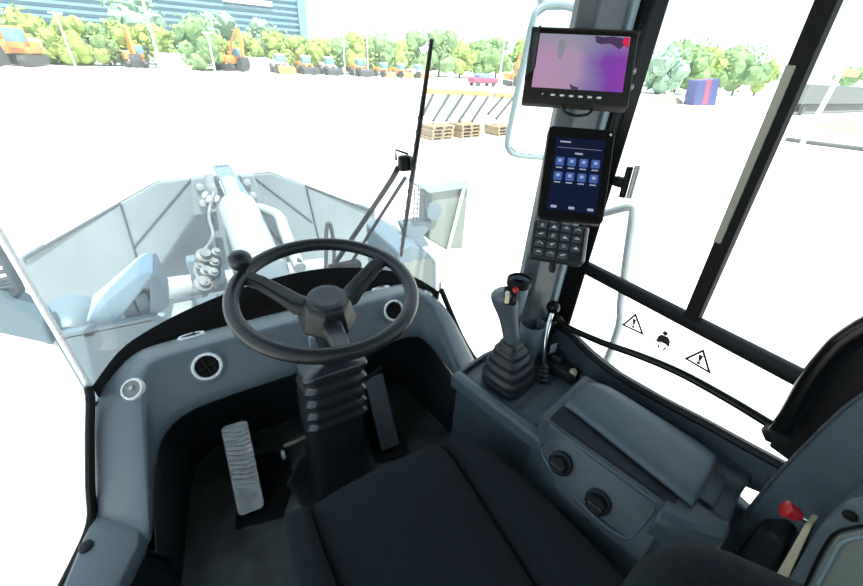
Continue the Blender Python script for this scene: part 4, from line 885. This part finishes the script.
# exterior mirror
em_ = thing('exterior_mirror', 'large exterior rear-view mirror behind the camera monitor', 'mirror', (1.16, 1.3, 1.128))
loop = [(1.329, 1.3, 1.408), (1.186, 1.3, 1.417), (1.082, 1.3, 1.407), (1.038, 1.3, 1.382), (1.027, 1.3, 1.327), (1.01, 1.3, 1.144), (0.994, 1.3, 0.945), (1.003, 1.3, 0.904), (1.056, 1.3, 0.871), (1.243, 1.3, 0.846), (1.436, 1.3, 0.824), (1.503, 1.3, 0.844)]
m1 = MB(); m1.tube(loop + [loop[0]], .011, 10, 4); m1.build('frame', M['mirrorframe'], em_)
m1 = MB(); m1.prism(loop, (0, .02, 0)); m1.build('shell', M['mirrorframe'], em_, smooth=False)
m1 = MB(); cc = sum((V(p) for p in loop), V()) / len(loop); m1.prism([cc + (V(p) - cc) * .95 + V((0, -.002, 0)) for p in loop], (0, .004, 0)); m1.build('mirror_glass', mat('mirror silver', (.82, .9, .9), .03, 1.), em_, smooth=False)
m1 = MB(); m1.tube([(1.097, 1.33, 1.407), (1.035, 1.33, 1.586), (.95, .9, 1.68)], .018, 10, 3); m1.build('arm', M['lightstrip'], em_)
# wiper
wp = thing('windshield_wiper', 'black windshield wiper with twin arms resting upright on the glass', 'wiper', (0.221, 1.36, 0.493))
p0, p1 = V((0.45, 1.06, 1.261)), V((0.438, 1.2, 0.547))
def on_blade(t): return lerp(p0, p1, t)
m1 = MB(); bd = (p1 - p0).normalized(); sdv = bd.cross(V((.5, -.8, 0))).normalized(); ndv = sdv.cross(bd)
m1.tube([on_blade(t) for t in (0, .25, .5, .75, 1)], [.0055, .008, .009, .008, .0055], 8, 3); m1.build('blade', M['black'], wp)
m1 = MB(); m1.tube([on_blade(t) + sdv * .009 for t in (.2, .4, .6, .8, .95)], .003, 6); m1.build('blade_spine', M['rubber'], wp)
for k in range(13):
    m1 = MB(); m1.bevelbox(on_blade(.28 + .055 * k) + sdv * .012, (.008, .008, .012), .002, 1, (sdv, ndv, bd)); m1.build('blade_clip', M['rubber'], wp)
m1 = MB(); m1.bevelbox(V((0.422, 1.15, 0.916)), (.045, .03, .05), .008); m1.build('blade_mount', M['black'], wp)
m1 = MB(); m1.tube([(0.389, 1.15, 0.928), (0.388, 1.15, 0.96), (0.422, 1.13, 0.949)], .004, 6); m1.build('nozzle_tube', M['black'], wp)
m1 = MB(); m1.tube([(0.406, 1.17, 0.897), (0.401, 1.22, 0.837), (0.336, 1.34, 0.646), (0.237, 1.4, 0.471)], .010, 8, 3); m1.build('arm', M['black'], wp)
m1 = MB(); m1.tube([(0.434, 1.17, 0.861), (0.396, 1.3, 0.68), (0.304, 1.38, 0.475)], .007, 8, 3); m1.build('arm', M['black'], wp)
m1 = MB(); m1.bevelbox(V((0.274, 1.4, 0.434)), (.14, .05, .05), .012); m1.build('pivot', M['black'], wp)

# ================================================================== THE YARD BEYOND
def bush_mesh(R, H, n, leaves):
    m1 = MB()
    for k in range(n):
        a = random.uniform(0, 2 * PI); q = random.uniform(0, .72) ** .7; zz = random.uniform(-.78, .80)
        f_ = math.sqrt(max(0, 1 - zz * zz)); c = V((math.cos(a) * q * R * f_ * 1.1, math.sin(a) * q * R * f_ * 1.1, zz * H * .82)); r = R * random.uniform(.26, .42)
        bm = bmesh.new(); bmesh.ops.create_icosphere(bm, subdivisions=2, radius=1); o = V((random.random() * 9, random.random() * 9, 3))
        for v in bm.verts:
            d_ = 1 + .45 * noise.noise(v.co * 2.2 + o); v.co = c + v.co * r * d_
        bm.verts.index_update(); m1.add([tuple(v.co) for v in bm.verts], [[v.index for v in f.verts] for f in bm.faces]); bm.free()
    for k in range(leaves):
        d_ = V((random.gauss(0, 1), random.gauss(0, 1), random.gauss(0, 1))).normalized(); p = V((d_.x * R, d_.y * R, d_.z * H)) * random.uniform(.8, 1.12)
        s = R * .10; u_ = V((random.gauss(0, 1), random.gauss(0, 1), random.gauss(0, 1))).normalized(); w2 = u_.orthogonal().normalized()
        m1.add([p - u_ * s, p + w2 * s * .7, p + u_ * s, p - w2 * s * .7], [(0, 1, 2, 3)])
    return m1
def tree(c, R, H, mname, label, group='trees along the far edge of the yard'):
    c = V(c); base = V((c.x, c.y, GZ)); t = thing('tree', label, 'tree', base, group)
    m1 = bush_mesh(R, H, 16, 160); m1.v = [(x + c.x, y + c.y, z + c.z) for x, y, z in m1.v]; m1.build('crown', M[mname], t, smooth=False)
    m1 = MB(); m1.tube([base, base + V((.05, 0, (c.z - GZ) * .6)), V((c.x, c.y, c.z + H * .3))], [.22, .16, .06], 8); m1.build('trunk', M['bark'], t)
for t_ in (
    ((-14.779, 68, -0.261), 2.53, 2.60, 'leaf1', "bright tree at the left edge above the dark bucket"),
    ((-12.804, 69, 0.616), 2.86, 2.83, 'leaf1', "tall bright tree right of the dark bucketed excavator"),
    ((-11.658, 70, -0.097), 2.53, 2.48, 'leaf1', "bright tree left of the first white lamp post"),
    ((-9.882, 68, 0.026), 2.20, 2.24, 'leaf1', "round bright tree behind the first white lamp post"),
    ((-8.024, 69, 0.43), 2.64, 2.60, 'leaf1', "bright tree between first lamp post and small excavator"),
    ((-6.044, 70, 0.232), 2.20, 2.36, 'leaf2', "mid green tree left of the small excavator"),
    ((-4.381, 71, 0.537), 2.53, 2.48, 'leaf1', "bright tree right behind the small excavator"),
    ((-2.156, 78, 3.112), 3.60, 4.40, 'leaf3', "tall pale grey green tree rising in front of the building"),
    ((-0.85, 69, 0.762), 1.98, 2.36, 'leaf1', "bright tree right of the tall lamp post"),
    ((1.18, 70, 0.43), 2.42, 2.24, 'leaf1', "bright low tree behind the first hoarding"),
    ((3.896, 66, 1.067), 2.75, 3.42, 'leaf2', "big leafy tree right of the first hoarding"),
    ((7.839, 76, 2.878), 3.00, 2.60, 'leaf3', "pale tree rising behind the big leafy one"),
    ((6.218, 69, 0.379), 1.98, 2.12, 'leaf1', "small bright tree left of the middle excavator"),
    ((10.757, 70, 0.483), 2.42, 2.24, 'leaf1', "bright tree right of the middle excavator boom"),
    ((14.636, 77, 2.591), 2.60, 2.00, 'leaf3', "pale tree in front of the building's right half"),
    ((14.443, 70, 0.93), 2.20, 2.48, 'leaf1', "bright tree above the second hoarding"),
    ((16.51, 69, 0.805), 1.98, 2.24, 'leaf1', "round bright tree at the right end of the building"),
    ((19.102, 71, 0.505), 2.60, 2.50, 'leaf1', "bright tree just right of the building"),
    ((21.352, 70, 0.641), 2.86, 2.50, 'leaf1', "bright tree above the grey bucketed loader"),
    ((24.632, 71, 0.502), 2.86, 2.50, 'leaf2', "mid green tree beside the slim post among loaders"),
    ((27.786, 71, 1.08), 3.25, 2.88, 'leaf1', "bright tree between the two slim posts"),
    ((32.049, 72, 1.127), 3.38, 3.12, 'leaf2', "mid green tree above the black bucketed loader"),
    ((36.141, 72, 0.721), 3.12, 2.62, 'leaf1', "bright tree left of the wiper blade"),
    ((40.791, 73, 1.698), 3.64, 3.38, 'leaf2', "mid green tree behind the wiper blade"),
    ((45.606, 73, 2.105), 3.77, 3.50, 'leaf2', "dense tree just right of the wiper tip"),
    ((49.865, 72, 1.685), 3.51, 3.12, 'leaf1', "bright tree above the pale blue container"),
    ((54.545, 72, 1.567), 3.38, 3.00, 'leaf2', "mid green tree above the red car"),
    ((60.763, 74, 2.154), 3.64, 3.38, 'leaf2', "dense tree left of the mirror frame"),
    ((67.594, 74, 2.107), 3.64, 3.38, 'leaf1', "bright tree seen at the mirror's edge"),
    ((69.263, 42, 1.762), 3.80, 3.62, 'leaf3', "pale tree right of the black front post"),
    ((74.331, 42, 2.523), 4.04, 4.11, 'leaf2', "tall tree left of the hopper"),
    ((80.677, 42, 2.174), 3.56, 3.38, 'leaf1', "bright tree above the hopper"),
    ((87.751, 42, 2.11), 3.33, 3.14, 'leaf2', "mid green tree right above the hopper"),
    ((95.294, 42, 2.7), 4.04, 3.86, 'leaf2', "dense tree right of the hopper"),
    ((104.621, 42, 1.616), 3.09, 2.90, 'leaf1', "bright tree beside the middle window post"),
    ((155.951, 42, 3.048), 3.23, 3.36, 'leaf2', "green tree at the right edge above the orange beam"),):
    tree(*t_)
# tower block behind the trees on the left
bd_ = thing('office_building', 'long blue glass office building with horizontal bands behind left trees', 'building', (-20, 120, GZ))
xr = V((31.782, 120, 7.346)).x
mb = MB(); mb.bevelbox(((xr - 130) / 2, 130, 14), (xr + 130, 20, 32), .0); mb.build('facade', M['bglass'], bd_, smooth=False)
for k in range(26):
    m1 = MB(); m1.bevelbox(((xr - 130) / 2, 119.8, -1 + k * 1.22), (xr + 130.4, .5, .55), .0); m1.build('floor_band', M['bband'], bd_, smooth=False)
a, b = V((14.795, 119.3, 10.058)), V((25.699, 119.3, 9.804))
m1 = MB(); m1.bevelbox((a + b) / 2, ((b - a).length, .6, 1.0), .0); m1.build('sign_band', M['bwhite'], bd_, smooth=False)
m1 = MB(); m1.bevelbox((xr + 1.0, 124, 11), (2.0, 10, 22), .0); m1.build('stair_tower', M['bband'], bd_, smooth=False)

# poles
def pole(px_base, h, label, r=.10, arm=0):
    t = thing('lamp_post', label, 'lamp post', px_base)
    b = V(px_base); m1 = MB(); m1.tube([b, b + V((0, 0, h))], [r, r * .7], 8); m1.build('pole', M['pole'], t)
    m1 = MB(); m1.bevelbox(b + V((arm * .5, 0, h)), (1.2 + abs(arm), .2, .15), .03); m1.build('lamp_arm', M['pole'], t)
def base(q): return (q[0], q[1], GZ)
pole(base((-0.544, 62, -0.463)), 7.6, 'tall white lamp post in front of the pale grey green tree', .16, -.3)
pole(base((-8.847, 64, -0.534)), 5.0, 'white lamp post left of the orange excavator on the left', .10)
pole(base((5.202, 62, -0.188)), 4.2, 'slim white post right of the big bright tree', .10)
pole(base((23.146, 64, -1.187)), 5.2, 'slim white post among the parked loaders', .09)
pole(base((26.47, 63, -1.024)), 6.0, 'slim white post left of the wiper tip', .09)
pole(base((41.82, 50, -0.488)), 6.0, 'leaning white post left of the exterior mirror', .12)
# hoardings
for A_, B_, lab in (((-0.865, 66, -1.665), (3.37, 66, -1.617), 'white hoarding between lamp post and big bright tree'), ((9.203, 67, -1.811), (13.087, 67, -1.932), 'white hoarding right of the middle excavator')):
    a, b = V(A_), V(B_); t = thing('hoarding', lab, 'hoarding', (a.x, a.y, GZ)); n_ = 4
    for k in range(n_):
        p = lerp(a, b, (k + .5) / n_); m1 = MB(); m1.bevelbox((p.x, p.y, GZ + .9), ((b - a).length / n_ - .06, .06, 1.8), .01); m1.build('panel', M['fence'], t)
        m1 = MB(); m1.bevelbox((lerp(a, b, k / n_).x, p.y + .05, GZ + .95), (.1, .1, 1.9), .01); m1.build('post', M['pole'], t)

# excavators
def excavator(c, s, rz, label, bucket_mat='machdark', fold=0.):
    c = V((c[0], c[1], GZ)); t = thing('excavator', label, 'excavator', c)
    R3 = Matrix.Rotation(rz, 3, 'Z')
    def T(m1): m1.v = [tuple(c + R3 @ (V(v) * s)) for v in m1.v]; return m1
    for sx in (-1, 1):
        m1 = MB(); pr = [(-1.7, .45), (-1.5, .1), (1.5, .1), (1.7, .45), (1.5, .8), (-1.5, .8)]
        m1.prism([(sx * 1.0 - .27, y, z) for y, z in pr], (.54, 0, 0)); T(m1).build('track', M['machdark'], t, smooth=False, bevel=.05)
    m1 = MB(); m1.bevelbox((0, -.5, 1.35), (2.3, 2.6, .9), .12); T(m1).build('house', M['orange'], t)
    m1 = MB(); m1.bevelbox((0, -1.6, 1.4), (2.3, .7, 1.1), .2); T(m1).build('counterweight', M['machwhite'], t)
    m1 = MB(); m1.bevelbox((-.7, .5, 2.0), (.9, 1.3, 1.5), .12); k_ = T(m1).build('cab', M['orange'], t)
    m1 = MB(); m1.bevelbox((-.7, .62, 2.15), (.94, 1.1, .95), .06); T(m1).build('cab_window', M['machglass'], k_)
    m1 = MB(); m1.loft([[(x, y + q * .12, z + q * .2) for x, q in ((-.0, -1), (.4, -1), (.4, 1), (0, 1))] for y, z in ((.4, 1.5), (.9, 3.1), (1.9, 4.3), (2.6, 4.5))]); T(m1).build('boom', M['orange'], t, smooth=False)
    m1 = MB(); m1.loft([[(x, y + q * .2, z) for x, q in ((.05, -1), (.35, -1), (.35, 1), (.05, 1))] for y, z in ((2.45, 4.8), (2.8, 3.4), (2.6, 1.6))]); T(m1).build('stick', M['orange'], t, smooth=False)
    m1 = MB(); m1.prism([(-.45, y, z) for y, z in ((2.9, 1.7), (3.1, .9), (2.7, .15), (2.0, .1), (1.9, .5), (2.3, 1.6))], (1.3, 0, 0)); T(m1).build('bucket', M[bucket_mat], t, smooth=False, bevel=.04)
excavator((-13.193, 63, -1.821), 1.3, math.radians(163), 'excavator cut off by the left edge with big dark bucket')
excavator((-3.206, 68, -1.951), .92, math.radians(190), 'small orange excavator between the two left lamp posts')
excavator((7.872, 68, -2.029), 1.05, math.radians(215), 'orange excavator with dark bucket in front of the middle trees')
excavator((46.36, 52, -1.574), .95, math.radians(160), 'orange excavator just left of the exterior mirror')
# parked wheel loaders, seen from the front
def wheel_loader(c, s, label, body, bmat, rz=0.):
    c = V((c[0], c[1], GZ)); t = thing('parked_loader', label, 'wheel loader', c, 'row of parked loaders across the yard')
    R3 = Matrix.Rotation(rz, 3, 'Z')
    def T(m1): m1.v = [tuple(c + R3 @ (V(v) * s)) for v in m1.v]; return m1
    m1 = MB(); m1.prism([(-1.4, y, z) for y, z in ((-2.3, 1.2), (-2.9, .9), (-3.0, .15), (-2.6, .1), (-2.2, .5))], (2.8, 0, 0)); T(m1).build('bucket', M[bmat], t, smooth=False, bevel=.04)
    m1 = MB(); m1.bevelbox((0, 1.2, 1.35), (1.9, 2.6, 1.1), .15); T(m1).build('body', M[body], t)
    m1 = MB(); m1.bevelbox((0, -.2, 2.1), (1.5, 1.3, 1.5), .12); k_ = T(m1).build('cab', M['machwhite'], t)
    m1 = MB(); m1.bevelbox((0, -.25, 2.2), (1.54, 1.34, .9), .06); T(m1).build('cab_window', M['machglass'], k_)
    for sx in (-1, 1):
        m1 = MB(); m1.tube([(sx * .55, -.6, 1.4), (sx * .55, -1.6, 1.5), (sx * .55, -2.4, .8)], .16, 8); T(m1).build('lift_arm', M[body], t)
        for yy in (-1.2, 1.3):
            m1 = MB(); m1.lathe([(.3, -.25), (.66, -.25), (.7, 0), (.66, .25), (.3, .25)], (sx * 1.05, yy, .7), (1, 0, 0), 18); T(m1).build('wheel', M['machdark'], t)
wheel_loader((14.143, 66, -1.845), .85, 'parked loader with orange bucket, leftmost of its row', 'machwhite', 'orange', .2)
wheel_loader((17.749, 66, -1.859), .85, 'parked loader with grey bucket, second in its row', 'orange', 'machdark', .1)
wheel_loader((21.264, 66, -1.884), .85, 'parked loader with dark bucket beside a slim white post', 'machwhite', 'machdark', .1)
wheel_loader((25.936, 65, -1.825), .85, 'parked loader with black bucket between the two slim posts', 'orange', 'machdark', .1)
wheel_loader((29.91, 65, -1.71), .72, 'orange parked loader right of the black bucketed one', 'orange', 'wood', .3)
wheel_loader((33.004, 65, -1.765), .72, 'orange parked loader just left of the wiper blade', 'orange', 'orange', .4)
wheel_loader((36.248, 65, -1.823), .72, 'orange parked loader at the right end of its row by the wiper', 'machwhite', 'orange', .4)

# rack with leaning bars, timber stacks below
rk = thing('bar_rack', 'orange topped rack with dark leaning bars beyond the wiper', 'rack', base((12.574, 17, -1.878)))
a, b = V((9.732, 17, -0.124)), V((13.604, 17, -0.212)); a2, b2 = V((13.872, 17, -0.255)), V((17.538, 17, -0.375))
for p, q in ((a, b), (a2, b2)):
    d_ = (q - p); m1 = MB(); m1.bevelbox((p + q) / 2, (d_.length, .22, .24), .02, 1, (d_.normalized(), V((0, 1, 0)), V((0, 0, 1)))); m1.build('top_beam', M['beam'], rk, smooth=False)
for p, q in (((10.164, 16.9, -0.275), (9.32, 16.3, -1.032)), ((11.053, 16.9, -0.268), (9.868, 16.3, -1.294)), ((11.865, 16.9, -0.262), (10.588, 16.3, -1.309)), ((12.657, 16.9, -0.299), (11.336, 16.3, -1.325)), ((13.418, 16.9, -0.339), (12.115, 16.3, -1.341)), ((14.401, 16.9, -0.333), (13.063, 16.3, -1.04)), ((15.094, 16.9, -0.376), (13.621, 16.3, -1.279)), ((16.319, 16.9, -0.419), (14.721, 16.3, -1.395))):
    m1 = MB(); m1.tube([p, q], .07, 8); m1.build('leaning_bar', M['bar'], rk)
for p in (a, b, b2):
    m1 = MB(); m1.bevelbox((p.x, p.y + .3, (p.z + GZ) / 2), (.07, .07, p.z - GZ), .01); m1.build('post', M['pole'], rk)
def pallet(c, w, d, h, label, rz=.15):
    t = thing('pallet', label, 'pallet', c, 'stacked timber pallets below the rack'); c = V(c); R3 = Matrix.Rotation(rz, 3, 'Z')
    def T(m1): m1.v = [tuple(c + R3 @ V(v)) for v in m1.v]; return m1
    m1 = MB()
    for k in range(6): m1.bevelbox((-w / 2 + w * (k + .5) / 6, 0, h - .02), (w / 6 * .8, d, .04), .005, 1)
    T(m1).build('deck', M['wood'], t, smooth=False)
    for k in (-.42, 0, .42):
        m1 = MB(); m1.bevelbox((w * k, 0, (h - .04) / 2), (.10, d, h - .04), .005, 1); T(m1).build('runner', M['wood'], t, smooth=False)
PLX = [(9.949, 16.084, -2), (11.655, 16.216, -2), (13.936, 16.275, -2), (15.999, 16.446, -2)]
WHERE = ['first pile beside the wiper', 'second pile from the wiper', 'third pile from the wiper', 'pile nearest the mirror']
LEV = ['ground pallet', 'second pallet up', 'third pallet up', 'top pallet']
for i, p in enumerate(PLX):
    n_ = (4, 4, 3, 3)[i]
    for k in range(n_):
        lab = LEV[k] if k < n_ - 1 else 'top pallet'
        pallet((p[0] + random.uniform(-.05, .05), p[1], GZ + .15 * k), 1.38, 1.0, .145, f'brown wooden {lab} of the {WHERE[i]}')
# sheet metal boxes and a car in the yard
bx_ = thing('tool_container', 'pale blue sheet metal container behind the orange rack', 'container', base((15.493, 22, -1.277)))
a = V((15.537, 22, -0.991)); m1 = MB(); m1.bevelbox((a.x, 22.6, GZ + .85), (1.5, 1.2, 1.7), .03); m1.build('body', M['contpale'], bx_, smooth=False)
m1 = MB(); m1.bevelbox((a.x, 21.98, GZ + .8), (.7, .03, 1.4), .01); m1.build('door', M['fence'], bx_, smooth=False)
cr2 = thing('red_car', 'pale red low car between the wiper and the mirror', 'car', base((38.775, 50, -1.205)))
a = V((38.775, 50, -1.205)); m1 = MB(); m1.bevelbox((a.x, 50, GZ + .75), (4.4, 1.8, .7), .2, 3); m1.build('body', M['contred'], cr2)
m1 = MB(); m1.bevelbox((a.x, 50, GZ + 1.3), (2.4, 1.6, .6), .22, 3); m1.build('cabin', M['machglass'], cr2)
for x_ in (-1.4, 1.4):
    for y_ in (-.8, .8):
        m1 = MB(); m1.lathe([(.15, -.1), (.32, -.1), (.32, .1), (.15, .1)], (a.x + x_, 50 + y_, GZ + .33), (0, 1, 0), 16); m1.build('wheel', M['machdark'], cr2)
# right: tapered blue and red hopper, soil, pipe, trailer
hp = thing('hopper', 'tapered blue and red metal hopper seen through right window', 'hopper', base((55.214, 27, -2.062)))
a, b, c2_, d2 = V((52.184, 27, 0.554)), V((56.707, 27, 0.868)), V((58.211, 27, -2.189)), V((52.922, 27, -2.053))
def strip(t0, t1, m, nm):
    m1 = MB(); m1.prism([lerp(a, b, t0), lerp(a, b, t1), lerp(d2, c2_, t1), lerp(d2, c2_, t0)], (0, 1.2, 0)); m1.build(nm, m, hp, smooth=False)
strip(0, .38, M['contblue'], 'side_panel'); strip(.38, .62, M['contred'], 'middle_panel'); strip(.62, 1, M['contblue'], 'side_panel')
m1 = MB(); m1.bevelbox(((d2.x + c2_.x) / 2, 27.6, (GZ + d2.z) / 2), (1.6, 1.3, max(.1, d2.z - GZ)), .02); m1.build('base', M['machdark'], hp)
def mound(c, w, d, h, lab, m='soil'):
    m1 = MB(); n_ = 24; vs = []; fs = []; c = V(c)
    for i in range(n_ + 1):
        for j in range(n_ + 1):
            x = -1 + 2 * i / n_; y = -1 + 2 * j / n_; r2 = x * x + y * y
            z = max(0, 1 - r2) ** .8 * h * (1 + .35 * noise.noise(V((x * 3 + c.x, y * 3, 1)))) - .02
            vs.append((c.x + x * w / 2, c.y + y * d / 2, GZ + z))
    for i in range(n_):
        for j in range(n_): q = i * (n_ + 1) + j; fs.append((q, q + n_ + 1, q + n_ + 2, q + 1))
    m1.add(vs, fs); tag(m1.build('soil_heap', M[m]), lab, 'soil heap')
mound(base((52.124, 30, -2.164)), 6, 3, 1.0, 'low pale soil heap left of the hopper')
mound(base((45.832, 11, -1.82)), 4.5, 3.5, .7, 'pale soil heap at the right edge behind the middle post')
pp = MB(); pp.tube([(31.617, 9.983, -1.88), (31.939, 8.633, -1.88), (32.748, 6.673, -1.88), (32.684, 4.394, -1.88)], .12, 14, 4); tag(pp.build('drain_pipe', M['machdark'], origin=(32.849, 10.369, -2)), 'dark grey pipe lying on the ground at right edge', 'pipe')
tr_ = thing('trailer', 'grey trailer with orange beam at the right edge', 'trailer', base((72.635, 18, -1.57)))
a, b = V((53.6, 18, 0.943)), V((56.105, 18, -0.857)); e = V((109.67, 18, -0.344))
m1 = MB(); m1.bevelbox(((a.x + e.x) / 2, 18.8, (a.z + b.z) / 2), (e.x - a.x, 1.6, a.z - b.z), .04); m1.build('bed', M['trailer'], tr_, smooth=False)
f0 = V((63.029, 18, 2.281)); m1 = MB(); m1.bevelbox((f0.x + 3, 18.2, f0.z), (6, .3, .75), .04); m1.build('upper_beam', M['beam'], tr_, smooth=False)
m1 = MB(); m1.bevelbox((f0.x + 1.2, 18.3, (f0.z + a.z) / 2), (.15, .15, f0.z - a.z), .01); m1.build('post', M['metalgrey'], tr_, smooth=False)
for k in (0, 1):
    m1 = MB(); m1.lathe([(.2, -.15), (.45, -.15), (.45, .15), (.2, .15)], (a.x + 1.5 + 3 * k, 18.2, GZ + .45), (0, 1, 0), 18); m1.build('wheel', M['machdark'], tr_)
m1 = MB(); m1.bevelbox(((a.x + e.x) / 2, 18.8, (GZ + b.z) / 2 + .15), (e.x - a.x, .5, max(.1, b.z - GZ - .3)), .02); m1.build('chassis', M['machdark'], tr_)
pole((27.75, 8.0, GZ), 9., 'tall white post outside right of the middle window post', .12)


# ================================================================== LIGHT, SKY, CAMERA
w_ = bpy.data.worlds.new('sky'); S.world = w_; w_.use_nodes = True
bg = w_.node_tree.nodes['Background']; bg.inputs[0].default_value = (.72, .87, 1.0, 1); bg.inputs[1].default_value = 1.6
sl = bpy.data.lights.new('sun', 'SUN'); sl.energy = 7.5; sl.angle = .01; sl.color = (1, .96, .88)
so = bpy.data.objects.new('sun', sl); COL.objects.link(so)
az, el = math.radians(8), math.radians(66)     # from behind the cab, a little to the right
sdir = V((math.sin(az) * math.cos(el), -math.cos(az) * math.cos(el), math.sin(el)))
so.rotation_euler = sdir.to_track_quat('Z', 'Y').to_euler()
cam = bpy.data.cameras.new('camera'); co = bpy.data.objects.new('camera', cam); COL.objects.link(co)
cam.sensor_width = 36; cam.lens = 15.8517; cam.clip_start = .02; cam.clip_end = 2000
mm = Matrix([[0.855443, 0.232281, -0.462885], [-0.514984, 0.476168, -0.71278], [0.054846, 0.848121, 0.526956]]); co.matrix_world = Matrix.Translation((-0.187, 0.0, 1.22)) @ mm.to_4x4()
S.camera = co
S.view_settings.view_transform = 'Standard'; S.view_settings.look = 'None'; S.view_settings.exposure = .25; S.view_settings.gamma = 1
S.view_settings.use_curve_mapping = False
try: S.cycles.max_bounces = 10; S.cycles.transparent_max_bounces = 24; S.cycles.use_denoising = True; S.cycles.denoising_input_passes = 'RGB'
except Exception: pass
